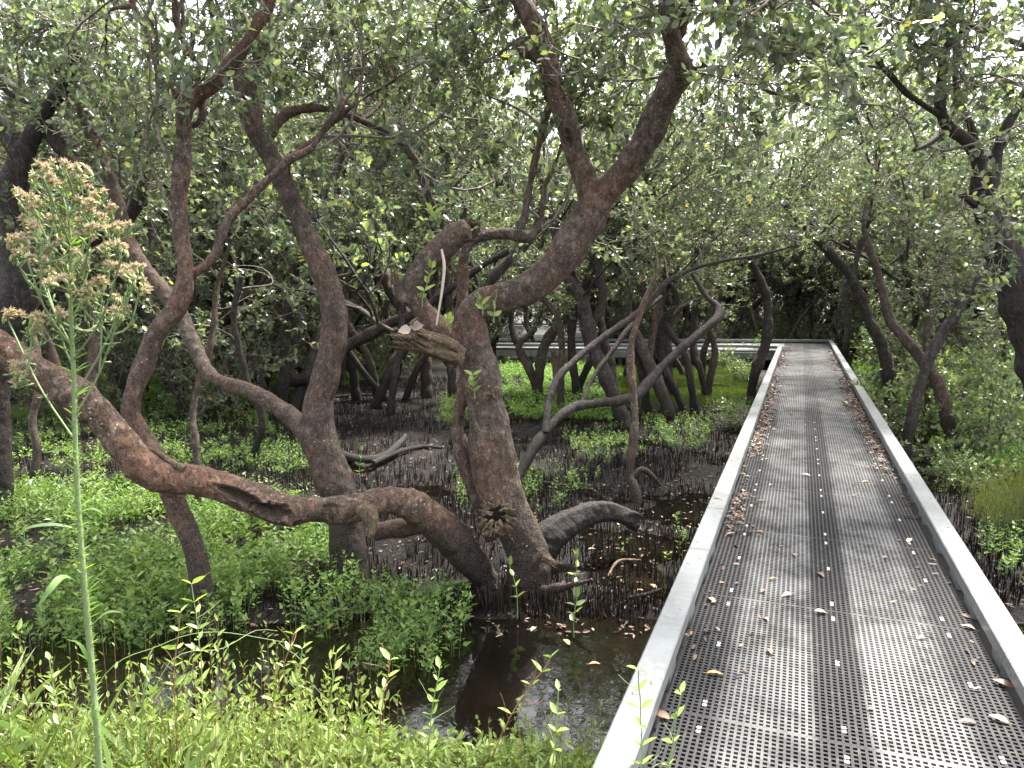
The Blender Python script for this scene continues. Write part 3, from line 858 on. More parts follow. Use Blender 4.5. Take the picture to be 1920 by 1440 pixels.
dents1 = [
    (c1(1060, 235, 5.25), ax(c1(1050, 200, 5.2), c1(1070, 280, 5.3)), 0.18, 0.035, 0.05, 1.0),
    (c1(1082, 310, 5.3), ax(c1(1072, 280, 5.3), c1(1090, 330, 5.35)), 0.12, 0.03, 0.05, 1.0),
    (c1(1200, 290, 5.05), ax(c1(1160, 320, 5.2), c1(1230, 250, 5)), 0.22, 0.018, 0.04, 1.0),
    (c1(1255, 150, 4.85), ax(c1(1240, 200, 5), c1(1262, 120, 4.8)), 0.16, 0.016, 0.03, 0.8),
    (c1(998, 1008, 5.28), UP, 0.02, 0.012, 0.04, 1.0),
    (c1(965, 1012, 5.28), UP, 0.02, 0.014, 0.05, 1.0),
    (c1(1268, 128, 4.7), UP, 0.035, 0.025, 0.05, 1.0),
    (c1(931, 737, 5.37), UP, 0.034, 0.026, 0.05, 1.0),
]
traced('great reddish mangrove with thick twisted trunk forking into a Y above a splintered limb', T1,
       crowns=[(1390, 60, 4.2, 0.6, 7), (1450, 20, 3.8, 0.6, 6), (1500, 120, 4.2, 0.6, 7), (1390, 160, 4.6, 0.5, 5), (1180, 60, 5.8, 0.6, 10), (1120, 130, 6.0, 0.6, 9), (1570, 40, 4.0, 0.6, 6), (1430, 230, 4.9, 0.5, 5), (890, 30, 5.6, 0.6, 9), (1420, -20, 3.4, 0.4, 3), (900, 120, 6.2, 0.6, 9), (1530, 200, 5.0, 0.5, 5)], push=0.7,
       mat='barkred', voxel=0.009, dents=dents1, amp=0.0125, slim=0.92, extra=t1_extra, leafL=0.066, L=(0.5, 1.0), lev=2)

# T2: the low arching trunk lying across from the left
def t2_extra(root, org, rng):
    mb = MB()
    for q in range(5):
        S = spline(W3(4.97, 4.93, [(672 + q * 5, 952, 11), (686 + q * 3, 968, 12), (692 + q * 2, 985, 8), (686 + q * 3, 1000 + 4 * (q % 3), 4)]), 0.01)
        tube(mb, S[:, :3], S[:, 3], 7, 0, rng.rand(), 0.5, rng)
    o = mb.build('broken_spur', M['deadwood'], root, org); o['label'] = 'torn brown spur hanging under the arch'
    mb = MB()
    S = spline(W3(4.75, 4.75, [(345, 880, 9), (320, 865, 7), (295, 848, 5), (270, 838, 3)]), 0.03)
    tube(mb, S[:, :3], S[:, 3], 7, 0, 0.5, 0.3, rng); mb.build('dead_twig', M['deadwood'], root, org)
c2 = lambda px, py, D: P(px, py, D)
traced('long pale-brown trunk lying low across the left, hollowed, arching down into the mud', [
    (5.6, 4.3, [(940, 1120, 16, 5.6), (908, 1082, 24, 5.58), (868, 1035, 31, 5.52), (825, 985, 34, 5.45), (775, 950, 31, 5.35), (725, 938, 28, 5.25), (665, 955, 28, 5.1), (600, 955, 24, 5.0), (535, 955, 28, 4.95), (470, 932, 30, 4.9), (400, 908, 28, 4.85), (335, 896, 28, 4.8), (275, 880, 30, 4.7), (228, 828, 31, 4.65), (185, 778, 32, 4.6), (130, 735, 33, 4.5), (60, 690, 31, 4.4), (-20, 640, 30, 4.3), (-140, 560, 29, 4.2), (-260, 440, 28, 4.2)], 0),
    (5.5, 5.5, [(700, 1000, 17), (740, 992, 18), (790, 985, 18), (830, 990, 16)], 0)],
    crowns=[(-200, 250, 4.2, 0.6, 6)],
    mat='barkred', voxel=0.0095, amp=0.013, extra=t2_extra, tint=(1.5, 1.4, 1.28),
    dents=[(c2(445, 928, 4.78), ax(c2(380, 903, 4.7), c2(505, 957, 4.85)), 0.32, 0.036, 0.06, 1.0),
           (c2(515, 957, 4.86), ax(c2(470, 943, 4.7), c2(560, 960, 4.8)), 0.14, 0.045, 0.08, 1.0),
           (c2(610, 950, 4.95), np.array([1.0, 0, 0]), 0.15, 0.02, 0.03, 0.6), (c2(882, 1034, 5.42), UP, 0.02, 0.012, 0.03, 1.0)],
    zmin=1.8)

# T3: tree whose stem crosses the low trunk
traced('slender straight-stemmed mangrove crossing the low trunk with a lichen-spotted stem and leaning foot', [
    (4.9, 5.2, [(392, 1230, 25), (390, 1180, 24), (382, 1120, 23), (370, 1050, 23), (350, 990, 22), (328, 940, 21), (305, 885, 22), (272, 830, 22), (248, 780, 21), (250, 738, 19), (268, 690, 20), (292, 630, 21), (325, 585, 21), (343, 545, 21), (347, 500, 19), (340, 440, 18), (337, 370, 17), (341, 300, 17), (344, 240, 18), (348, 205, 18), (365, 180, 17), (398, 162, 17), (430, 125, 16), (458, 85, 14), (480, 50, 13), (505, 0, 12), (540, -70, 10)], 7),
    (5.2, 4.9, [(345, 190, 10), (325, 172, 9), (302, 150, 8), (292, 115, 8), (272, 60, 7), (250, 10, 6), (235, -50, 5)], 5),
    (5.2, 5.0, [(372, 180, 9), (368, 120, 8), (345, 80, 8), (330, 40, 7), (325, -20, 6)], 4),
    (5.2, 5.2, [(375, 170, 7), (380, 210, 8), (372, 232, 8), (355, 236, 7)], 0),
    (5.15, 5.6, [(350, 515, 14), (375, 505, 12), (402, 480, 11), (416, 440, 11), (435, 405, 11), (470, 368, 10), (510, 330, 9), (545, 298, 9), (580, 280, 8), (610, 240, 8), (640, 200, 6), (680, 150, 5)], 6),
    (5.6, 5.7, [(530, 308, 7), (590, 260, 6), (660, 200, 5), (740, 150, 4)], 4)],
    mat='barkred', voxel=0.0095, amp=0.008, slim=0.88, tint=(1.05, 0.95, 0.93), leafL=0.062, crownn=9, push=0.5,
    crowns=[(400, 60, 6.0, 0.8, 12), (300, 240, 6.8, 0.7, 10), (560, 130, 6.6, 0.8, 12), (200, 110, 6.4, 0.7, 12), (660, 60, 6.6, 0.8, 12)])

# T4
traced('tall grey-brown mangrove left of centre with swollen black foot and long S-curved trunk', [
    (5.6, 6.0, [(662, 1150, 34), (655, 1100, 35), (652, 1030, 36), (645, 960, 34), (625, 895, 38), (600, 820, 35), (598, 755, 30), (615, 690, 28), (625, 640, 28), (624, 580, 27), (612, 525, 26), (590, 475, 24), (565, 420, 22), (537, 355, 21), (508, 295, 21), (480, 245, 20), (462, 195, 19), (450, 150, 15), (440, 115, 12), (434, 108, 9)], 0),
    (5.95, 5.8, [(480, 230, 15), (472, 175, 13), (482, 120, 12), (492, 75, 12), (498, 45, 11), (515, -20, 9)], 5),
    (5.9, 6.3, [(505, 265, 9), (525, 225, 9), (560, 205, 9), (615, 205, 8), (680, 228, 8), (735, 258, 9), (775, 295, 9), (797, 350, 8), (815, 400, 7)], 4),
    (5.7, 7.5, [(590, 840, 24), (570, 805, 20), (530, 770, 18), (480, 738, 15), (430, 722, 14), (392, 702, 14), (368, 655, 14), (345, 605, 16), (315, 555, 15), (268, 500, 15), (240, 450, 14), (218, 370, 12), (180, 275, 12), (150, 190, 11), (138, 115, 10), (130, 20, 8)], 7),
    (7, 7.2, [(268, 500, 12), (200, 430, 10), (160, 340, 9), (100, 250, 8)], 4)],
    mat='bark', voxel=0.0105, amp=0.011, slim=0.93, tint=(1.05, 1.0, 0.97), push=0.5,
    crowns=[(600, 60, 7, 0.8, 12), (720, 150, 7.5, 0.8, 14), (780, 60, 7.2, 0.8, 12), (860, 110, 7.4, 0.8, 12), (650, 270, 8, 0.7, 10), (80, 60, 6.8, 0.8, 12), (540, 200, 7.5, 0.7, 10), (800, 200, 8, 0.8, 10)],
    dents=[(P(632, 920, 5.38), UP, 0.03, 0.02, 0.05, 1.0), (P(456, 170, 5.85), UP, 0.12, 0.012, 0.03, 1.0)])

# T6 big dark trunk on the left edge
traced('broad near-black mangrove at the left edge behind the flowering weed', [
    (7.2, 7.2, [(-15, 800, 30), (-10, 720, 28), (5, 640, 28), (22, 590, 30), (40, 530, 33), (28, 470, 30), (20, 400, 26), (28, 340, 26), (42, 300, 24), (20, 255, 16), (-10, 220, 14), (-50, 180, 12)], 3),
    (7.2, 7.4, [(45, 560, 20), (75, 500, 20), (125, 465, 18), (185, 440, 16), (240, 408, 14), (270, 350, 10), (275, 280, 8)], 5),
    (7.2, 6.9, [(40, 310, 18), (62, 250, 15), (88, 205, 15), (118, 165, 13), (135, 120, 11), (140, 60, 9)], 5),
    (7.1, 7.3, [(-60, 90, 12), (0, 150, 13), (45, 190, 14), (80, 225, 15), (112, 270, 15), (140, 310, 15), (160, 370, 12), (190, 420, 10)], 3)],
    mat='barkdark', amp=0.01, voxel=0.016, leafL=0.065)

mid = [
 # label, branches, mat, kwargs
 ('thin dark mangrove with a zigzag stem standing just right of the S-curved trunk', [(8.5, 8.5, [(668, 745, 9), (655, 640, 8), (632, 540, 9), (636, 475, 9), (650, 400, 9), (648, 340, 9), (636, 300, 8), (615, 250, 8), (592, 190, 7), (580, 110, 6)], 6)], 'barkdark'),
 ('mangrove with a lyre-shaped thin crown stem above the broken limb', [(8.8, 8.2, [(850, 760, 9), (845, 650, 9), (842, 540, 8), (840, 400, 9), (842, 310, 9), (822, 250, 8), (830, 205, 8), (850, 165, 7), (862, 80, 6), (865, 0, 5)], 6), (8.4, 8.2, [(842, 310, 6), (880, 300, 6), (925, 300, 6), (950, 260, 5), (975, 200, 4)], 4), (8.3, 8.4, [(835, 215, 6), (890, 220, 6), (930, 240, 5)], 3)], 'bark'),
 ('forked dark mangrove leaning into the broken limb from the left', [(7.6, 8.0, [(800, 735, 11), (790, 640, 12), (755, 580, 13), (722, 525, 12), (702, 455, 11), (680, 400, 10), (660, 330, 8), (640, 260, 7)], 5), (7.9, 8.1, [(704, 450, 10), (712, 420, 9), (722, 370, 9), (738, 330, 8), (760, 260, 7), (790, 200, 6)], 5)], 'bark'),
 ('black sagging limbed mangrove behind the S-curved trunk at knee height', [(7.4, 7.4, [(700, 770, 8), (735, 690, 10), (760, 655, 10)], 0), (7.4, 7.2, [(505, 742, 10), (540, 718, 12), (590, 705, 12), (640, 655, 12), (690, 630, 11), (735, 605, 11), (765, 598, 10), (820, 560, 7), (900, 500, 6), (960, 470, 6)], 2)], 'barkdark'),
 ('dark curved mangrove stem behind the lichen-spotted stem', [(8.4, 8.6, [(430, 760, 10), (425, 690, 10), (408, 620, 10), (425, 560, 11), (440, 500, 11), (420, 440, 10), (398, 380, 12), (395, 330, 12), (430, 300, 11), (440, 250, 8), (425, 200, 7)], 6)], 'barkdark'),
 ('crooked mangrove with a dark bow left of the S-curved trunk', [(9.5, 9.5, [(480, 745, 8), (470, 700, 8), (450, 620, 8), (452, 560, 7), (470, 480, 8), (465, 420, 7), (480, 360, 6), (500, 300, 6)], 6), (9.5, 9.5, [(396, 430, 8), (360, 390, 8), (310, 350, 7), (300, 300, 6)], 4)], 'barkdark'),
 ('spindly brown sapling trunk standing before the low trunk at far left', [(6.3, 6.5, [(60, 905, 7), (68, 840, 8), (60, 790, 7), (72, 740, 8), (75, 690, 8), (62, 600, 6), (90, 520, 5)], 3)], 'barkred'),
 ('pale crooked sapling stem rising through the ground herbs beside the leaning foot', [(5.7, 6.0, [(372, 985, 6), (372, 900, 7), (368, 830, 7), (362, 780, 7), (372, 720, 7), (390, 660, 7), (400, 600, 6), (405, 540, 5), (430, 450, 4)], 5)], 'bark'),
 ('hooked dark root-like stem hanging behind the low trunk', [(7.5, 7.3, [(470, 870, 5), (482, 830, 7), (490, 800, 7), (486, 760, 7), (470, 735, 6), (440, 600, 6), (455, 520, 5)], 3)], 'barkdark'),
 ('arching dark mangrove limb rising right from behind the great trunk', [(6.6, 9.0, [(955, 925, 9), (975, 890, 10), (1000, 845, 10), (1022, 812, 10), (1050, 782, 9), (1080, 763, 9), (1120, 757, 9), (1165, 752, 9), (1195, 742, 11), (1212, 722, 10), (1235, 695, 8), (1270, 662, 8), (1310, 628, 8), (1345, 600, 9), (1345, 578, 6), (1325, 560, 5), (1300, 520, 4)], 5),
    (7.0, 8.8, [(1022, 812, 7), (1028, 760, 7), (1045, 712, 7), (1075, 680, 7), (1110, 650, 7), (1160, 612, 7), (1205, 580, 7), (1250, 530, 6), (1300, 505, 4), (1360, 490, 3.5), (1420, 480, 3), (1480, 462, 2.5), (1484, 440, 2)], 6),
    (7.8, 8.6, [(1090, 760, 4), (1110, 710, 4), (1150, 655, 5), (1190, 600, 5), (1240, 555, 4)], 3)], 'barkdark'),
 ('blue-grey leaning mangrove trunk, leftmost of the leaning trunks right of the great tree', [(11.8, 12.5, [(1178, 815, 14), (1160, 765, 14), (1135, 705, 14), (1112, 650, 14), (1100, 600, 14), (1090, 560, 12), (1060, 510, 10), (1040, 430, 9), (1020, 350, 8)], 7), (12.3, 12.6, [(1105, 620, 9), (1130, 560, 8), (1120, 480, 7), (1140, 400, 6)], 6)], 'barkdark'),
 ('straight leaning grey mangrove trunk beside the arched limb, ending in mud by the grass', [(12.9, 13.5, [(1258, 785, 12), (1240, 735, 12), (1218, 685, 12), (1198, 645, 11), (1180, 605, 10), (1170, 560, 9), (1160, 480, 8), (1180, 400, 7)], 7), (13.2, 13.5, [(1215, 680, 7), (1230, 600, 7), (1250, 540, 7)], 5)], 'bark'),
 ('dark thin mangrove leaning behind the straight grey trunk', [(13.6, 14.2, [(1280, 765, 7), (1262, 725, 8), (1245, 690, 8), (1238, 640, 9), (1255, 600, 9), (1250, 540, 8), (1270, 470, 7)], 6)], 'barkdark'),
 ('second blue-grey leaning trunk close behind the leftmost leaning one', [(13.0, 13.5, [(1160, 760, 8), (1148, 720, 10), (1142, 680, 11), (1130, 630, 9), (1120, 580, 8), (1110, 500, 7)], 6)], 'barkdark'),
 ('reddish upright sapling stem standing in open mud right of the great tree', [(7.9, 8.3, [(1188, 912, 9), (1180, 890, 8), (1184, 840, 8), (1188, 790, 7), (1186, 740, 7), (1180, 690, 8), (1182, 640, 6), (1200, 580, 5), (1230, 500, 4)], 4), (8.0, 8.0, [(1186, 895, 7), (1205, 880, 6), (1225, 895, 5), (1240, 912, 3)], 0)], 'barkred'),
 ('hooked dark mangrove stem in front of the far walkway', [(15.5, 16, [(1315, 698, 6), (1304, 670, 8), (1300, 640, 8), (1302, 600, 7), (1308, 550, 7), (1300, 500, 6), (1320, 440, 5)], 6)], 'barkdark'),
 ('dark ragged mangrove leaning against the left kerb of the boardwalk near its far end', [(14.8, 15, [(1408, 750, 8), (1412, 715, 9), (1422, 680, 10), (1436, 645, 10), (1441, 600, 9), (1440, 560, 8), (1428, 525, 8), (1412, 490, 6), (1400, 440, 5)], 6)], 'barkdark'),
 ('grey mangrove stem leaning right in front of the platform', [(16, 16.5, [(1012, 705, 9), (1018, 660, 10), (1035, 625, 10), (1060, 598, 8), (1085, 560, 7), (1100, 500, 6)], 6)], 'bark'),
 ('thin dark stem bowing left in front of the platform', [(14.5, 15, [(1003, 730, 6), (996, 695, 7), (978, 660, 7), (962, 625, 6), (958, 585, 5), (965, 500, 5)], 5)], 'barkdark'),
 ('narrow snaking mangrove just right of the great trunk before the walkway', [(13.8, 14, [(1008, 735, 6), (990, 690, 6), (972, 650, 6), (1000, 620, 5), (1020, 570, 5)], 5), (14, 14, [(1000, 640, 4), (985, 600, 4), (995, 540, 4)], 4)], 'bark'),
 ('stout mangrove trunk in the distance right of the leaning grey trunk', [(17, 17.5, [(1252, 668, 9), (1250, 630, 10), (1252, 590, 10), (1262, 550, 8), (1280, 500, 7), (1270, 430, 6)], 6)], 'barkdark'),
 # right side
 ('big dark mangrove at the right edge with a dead pale snag top and forked limbs', [(7.2, 7.0, [(1990, 760, 46), (1960, 680, 44), (1935, 610, 40), (1915, 550, 36), (1895, 490, 34), (1870, 440, 28), (1856, 400, 22), (1853, 350, 20), (1858, 310, 20), (1853, 285, 17)], 0),
    (7.0, 6.8, [(1850, 400, 10), (1822, 378, 7), (1800, 368, 4)], 1),
    (7.0, 6.5, [(1862, 440, 18), (1842, 400, 15), (1832, 365, 14), (1835, 330, 13), (1832, 295, 12), (1812, 265, 12), (1778, 240, 12), (1762, 205, 10), (1764, 150, 9), (1772, 95, 8), (1785, 40, 7), (1795, -30, 7)], 6),
    (6.7, 6.3, [(1762, 215, 7), (1730, 195, 6), (1695, 170, 6), (1660, 130, 5), (1620, 90, 4), (1590, 50, 4)], 6),
    (6.7, 6.4, [(1768, 130, 6), (1750, 70, 6), (1735, 10, 5), (1700, -60, 4)], 5),
    (7.0, 6.8, [(1832, 290, 8), (1822, 240, 7), (1800, 190, 7), (1792, 130, 6), (1800, 60, 5)], 5),
    (7.0, 6.7, [(1866, 320, 9), (1872, 280, 9), (1892, 230, 9), (1920, 190, 8), (1960, 120, 7)], 5),
    (6.9, 6.6, [(1775, 243, 6), (1740, 270, 6), (1715, 280, 4)], 2)], 'barkdark'),
 ('black bent mangrove limb reaching up left over the far boardwalk end', [(13, 13, [(1665, 700, 12), (1650, 640, 11), (1628, 600, 10), (1608, 550, 10), (1588, 510, 9), (1560, 480, 9), (1530, 448, 8), (1500, 420, 7), (1470, 380, 6)], 6), (13, 13.2, [(1600, 540, 6), (1605, 490, 5), (1620, 430, 5)], 5)], 'barkdark'),
 ('sinuous brown mangrove right of the boardwalk bending left at knee height', [(10, 10.2, [(1765, 735, 12), (1742, 690, 11), (1720, 660, 10), (1690, 625, 10), (1670, 600, 9), (1660, 560, 8), (1645, 500, 7), (1625, 430, 6), (1640, 340, 5)], 7)], 'bark'),
 ('upright mangrove stem among the right-hand shrubs', [(11, 11.3, [(1745, 700, 10), (1740, 640, 9), (1742, 570, 8), (1730, 500, 8), (1740, 430, 7), (1735, 350, 6)], 7), (11.1, 11.4, [(1740, 560, 5), (1700, 500, 5), (1715, 450, 4), (1760, 420, 4)], 5)], 'bark'),
 ('dark mangrove limb slanting up right among the right-hand shrubs', [(9.5, 9.8, [(1725, 720, 10), (1755, 640, 10), (1788, 590, 10), (1815, 540, 9), (1840, 500, 8), (1860, 465, 7), (1900, 400, 6)], 6)], 'barkdark'),
 ('slim dark trunk just beyond the right end of the boardwalk', [(22, 22, [(1585, 655, 6), (1590, 600, 6), (1585, 540, 6), (1600, 470, 5)], 7)], 'barkdark'),
 ('slim grey trunk rising behind shrubs near the right frame edge', [(12, 12, [(1885, 720, 8), (1890, 640, 8), (1880, 560, 7), (1850, 470, 6), (1840, 380, 5)], 7)], 'bark'),
 ('leaning black trunk in the far left thicket beside the bright herbs', [(12, 12.3, [(500, 720, 7), (520, 660, 8), (560, 590, 7), (545, 520, 7), (560, 430, 6)], 7)], 'barkdark'),
 ('thin twin-stemmed mangrove behind the low trunk at left', [(9, 9.2, [(345, 790, 8), (335, 700, 8), (350, 640, 8), (330, 560, 7), (290, 480, 7), (280, 400, 6)], 6), (9, 9.3, [(330, 740, 6), (300, 660, 6), (270, 580, 6), (230, 520, 5)], 5)], 'barkdark'),
 ('thin dark stem behind the great fork reaching right', [(9, 8.6, [(1085, 760, 8), (1070, 640, 8), (1078, 540, 8), (1062, 480, 8), (1080, 400, 7), (1110, 330, 7), (1150, 250, 6), (1200, 180, 6)], 7), (8.9, 8.7, [(1095, 560, 8), (1110, 500, 8), (1140, 440, 7), (1130, 360, 6)], 5)], 'barkdark'),
 ('dark mangrove arching behind the great trunk from the cut stem to the fork', [(7.5, 7.6, [(925, 1010, 9), (915, 850, 9), (895, 740, 9), (890, 640, 9), (905, 560, 9), (935, 510, 11), (975, 470, 10), (1010, 420, 9), (1020, 350, 8), (1000, 270, 7)], 5)], 'barkdark'),
]
CROWNS = {
 'blue-grey leaning mang': [(1180, 260, 9.5, 0.8, 12), (1290, 330, 9.5, 0.8, 14), (1240, 430, 10, 0.7, 12), (1330, 210, 9, 0.8, 12), (1300, 60, 9, 0.9, 14), (1180, 140, 9, 0.8, 12), (1040, 90, 9, 0.8, 12)],
 'straight leaning grey ': [(1400, 300, 10, 0.8, 14), (1350, 400, 10.5, 0.8, 12), (1450, 380, 11, 0.8, 12), (1420, 180, 9.5, 0.8, 12), (1500, 260, 10, 0.8, 10), (1400, 90, 9.5, 0.9, 14), (1480, 60, 9.5, 0.9, 14), (1350, 120, 10, 0.8, 12)],
 'black bent mangrove li': [(1520, 330, 11, 0.8, 12), (1580, 240, 10, 0.9, 12), (1480, 450, 12, 0.7, 10), (1620, 400, 11, 0.8, 12), (1600, 120, 10, 0.9, 12), (1720, 200, 10, 0.9, 12), (1850, 150, 10, 0.9, 12)],
 'dark ragged mangrove l': [(1380, 460, 13, 0.8, 10), (1480, 300, 12, 0.9, 12)],
 'sinuous brown mangrove': [(1600, 170, 8, 0.8, 12), (1650, 300, 8.5, 0.8, 12), (1700, 420, 9, 0.8, 10), (1560, 90, 7.5, 0.7, 10)],
 'upright mangrove stem ': [(1760, 500, 9.5, 0.8, 10), (1830, 620, 9.5, 0.7, 8), (1690, 330, 9, 0.8, 10)],
 'big dark mangrove at t': [(1900, 400, 6.0, 0.5, 7), (1840, 60, 6.0, 0.7, 8), (1700, 40, 6.2, 0.7, 9)],
}
for it in mid:
    lb, br, mt = it[:3]
    D0 = br[0][0]
    q0 = br[0][2][0]
    Dg = 2.2 / (0.1219 + (q0[1] - 720) / 1400 * 0.9925)
    if q0[0] < 1500 and D0 < 0.92 * Dg and 'great trunk from' not in lb and 'far left edge' not in lb:
        k_ = min(Dg, 15) / D0
        br = [(b_[0] * k_, b_[1] * k_, *b_[2:]) for b_ in br]; D0 *= k_
    cw = CROWNS.get(lb[:22], ())
    traced(lb, br, crowns=cw, mat=mt, leafL=0.066, L=(0.6, 1.3), nch=5, up=0.35, zmin=0.9 if D0 > 9 else 1.5)

# slim wandering stems that fill the middle distance, each with its own look
def wander(px0, py0, r0, px1, py1, sd, D):
    g = np.random.RandomState(sd); n = 9; pts = []
    ph = g.rand() * 6.28; am = 14 + 22 * g.rand(); fq = 1.2 + 1.6 * g.rand()
    for i in range(n):
        t = i / (n - 1)
        pts.append((px0 + (px1 - px0) * t + am * math.sin(ph + t * fq * 6.28) * min(1, t * 3) + g.normal(0, 4), py0 + (py1 - py0) * t, max(r0 * (1 - 0.55 * t), 3)))
    br = [(D, D * (0.97 + 0.06 * g.rand()), pts, 7)]
    for q in range(2):
        k = g.randint(3, 7); a = pts[k]; sg = g.choice([-1, 1])
        br.append((D, D * (0.96 + 0.08 * g.rand()), [a, (a[0] + sg * 25, a[1] - 45, a[2] * .65), (a[0] + sg * (40 + 40 * g.rand()), a[1] - 110, a[2] * .55), (a[0] + sg * (30 + 70 * g.rand()), a[1] - 190, 3)], 5))
    return br
WS = [(30, 690, 8, 190, 300, 'slim dark stem leaning right behind the seed tufts of the tall weed'), (215, 700, 8, 120, 320, 'slim dark stem leaning left just behind the lichen-spotted stem at far left'),
      (275, 705, 7, 420, 280, 'thin dark stem leaning right between the crossing stem and the S-curved trunk'), (420, 700, 8, 520, 250, 'thin wandering stem right behind the S-curved trunk crown'),
      (480, 720, 7, 390, 330, 'thin dark stem crossing left between two stout trunks'), (540, 705, 8, 700, 240, 'slender stem slanting right past the middle of the S-curved trunk'),
      (700, 720, 8, 600, 260, 'slender stem slanting left toward the S-curved trunk crown'), (740, 700, 7, 870, 220, 'slender stem passing behind the cut stem of the great trunk'),
      (930, 715, 7, 760, 200, 'thin stem leaning far left from behind the great trunk'), (1060, 705, 7, 960, 230, 'thin stem rising between the great trunk and the platform'),
      (1085, 712, 7, 1230, 260, 'thin stem leaning right from the bright herbs by the platform'), (1210, 705, 8, 1130, 280, 'crooked stem leaning left from the marsh grass'),
      (1330, 712, 7, 1400, 260, 'crooked stem rising from the far edge of the marsh grass'), (1290, 700, 7, 1180, 330, 'thin dark stem leaning left over the marsh grass lawn'),
      (1680, 690, 8, 1760, 250, 'thin stem leaning right out of the shrubs near the far kerb'), (1830, 700, 8, 1700, 280, 'thin stem leaning left out of the right-hand shrubs'), (1900, 720, 8, 1880, 240, 'thin upright stem in the shrubs at the right frame edge')]
import itertools
for q in range(26):
    g_ = np.random.RandomState(900 + q); x_ = 20 + q * 52 + g_.randint(-15, 15)
    if 905 < x_ < 1130: continue
    WS.append((x_, 688 + g_.randint(0, 12), 4.5 + 2 * g_.rand(), x_ + g_.randint(-110, 110), 260 + g_.randint(0, 120), None))
for i, (a, b, c_, d_, e_, lb) in enumerate(WS):
    Dg = 2.2 / (0.1219 + (b - 720) / 1400 * 0.9925)
    traced(lb or 'slim wiry mangrove stem in the row along the back of the clearing', wander(a, b, c_, d_, e_, 300 + i, min(Dg, 15.5) * (0.86 if i % 2 else 0.97) if lb else min(Dg, 21) * 0.88), mat='barkdark' if i % 3 else 'bark', group=None if lb else 'slim stems at the back of the clearing', leafL=0.07, L=(0.6, 1.3), up=0.3, zmin=1.1)

# ---- background mangroves -----------------------------------------------------
def proto_tree(seed, H, nst, nlimb, leafL, cz=1.5, dark=True):
    rng = np.random.RandomState(seed)
    root = empty('mangrove_tree', (0, 0, 0), 0, 'x', 'mangrove tree')
    wood = MB(); cr = Crown(rng, leafL); cr.nleaf = 7; cr.guard = False
    a0 = rng.rand() * 6.28
    for k in range(nst):
        a = a0 + k * 6.28 / nst + rng.rand()
        lean = 0.15 + 0.5 * rng.rand()
        d = np.array([math.cos(a) * lean, math.sin(a) * lean, 1])
        L = H * (0.8 + 0.35 * rng.rand())
        r0 = 0.055 + 0.045 * rng.rand()
        pts, rad, dd = path(rng, (0.05 * math.cos(a), 0.05 * math.sin(a), -0.25), d, L, 14, 0.13, 0.05, r0, 0.02)
        tube(wood, pts, rad, 8, 0, 0.5, 0.15, rng)
        for j in range(nlimb):
            t = 0.25 + 0.75 * (j + rng.rand()) / nlimb
            i = min(int(t * 14), 13); p = pts[i]
            if p[2] < cz * (0.7 + 0.3 * rng.rand()): continue
            aa = rng.rand() * 6.28
            cd_ = np.array([math.cos(aa), math.sin(aa), 0.25 + 0.5 * rng.rand()]) + dd[i] * 0.3
            cr.limb(p, cd_, 0.9 + 0.9 * rng.rand(), 0.022, 2, 5)
    for V_ in cr.wood.v: wood.v.append(V_)
    for f, m, r in cr.wood.f: wood.f.append((f + wood.n, np.zeros(len(f), int), r))
    wood.n += cr.wood.n
    wood.build('trunk', M['barkdark'] if dark else M['bark'], root)
    cr.finish_leaves(0)
    cr.tw.build('crown', [M['leaf'], M['twig']], root)
    return root, len(cr.lp)
def proto_sap(seed, H, n, leafL, mat='leaf', name='mangrove_sapling', cat='sapling'):
    rng = np.random.RandomState(seed)
    root = empty(name, (0, 0, 0), 0, 'x', cat)
    wood = MB(); cr = Crown(rng, leafL); cr.nleaf = 4; cr.guard = False
    for k in range(n):
        a = rng.rand() * 6.28
        pts, rad, dd = path(rng, (0.08 * math.cos(a), 0.08 * math.sin(a), -0.1), (math.cos(a) * 0.4, math.sin(a) * 0.4, 1), H * (0.6 + 0.5 * rng.rand()), 8, 0.14, 0.05, 0.014, 0.005)
        tube(wood, pts, rad, 5, 0, 0.5, 0.1, rng)
        for i in range(2, 9):
            for q in range(2):
                d = rng.normal(0, 1, 3); d[2] = abs(d[2]) * 0.6
                cr.limb(pts[i], d, 0.25 + 0.2 * rng.rand(), 0.005, 1, 3)
    wood.build('trunk' if name != 'mangrove_shrub' else 'stem', M['bark'], root)
    cr.finish_leaves(0)
    cr.tw.build('crown' if name != 'mangrove_shrub' else 'foliage', [M[mat], M['twig']], root)
    return root

protos = [proto_tree(11 + k, [5.8, 6.4, 7.0, 6.1, 7.4, 6.6][k], [3, 2, 3, 2, 2, 3][k], [9, 11, 9, 11, 12, 9][k], 0.085, [1.4, 1.8, 1.2, 2.0, 1.6, 1.1][k], k % 3 != 1) for k in range(6)]
print('proto leaves', [n for _, n in protos])
protos = [p for p, _ in protos]
saps = [proto_sap(31 + k, [1.5, 2.2, 1.9, 2.8][k], [4, 4, 5, 4][k], 0.07) for k in range(4)]
far0 = G(1552, 636.5, 0.12)[1]; near0 = G(1396, 647, 0.12)[1]
rng = np.random.RandomState(77)
placed = []; nT = 0; used = set()
def zone(x, y):
    s_, n_ = sn(x, y)
    if y > near0 + 1: return ('dark slender mangrove in the dense thicket beyond the far crossing walkway', 'mangroves beyond the crossing walkway')
    if n_ > 0: return ('green leafy mangrove in the thicket on the right-hand side of the boardwalk', 'mangroves right of the boardwalk')
    return ('dark slender mangrove in the dense thicket left of the boardwalk behind the open mud', 'mangroves in the left thicket')
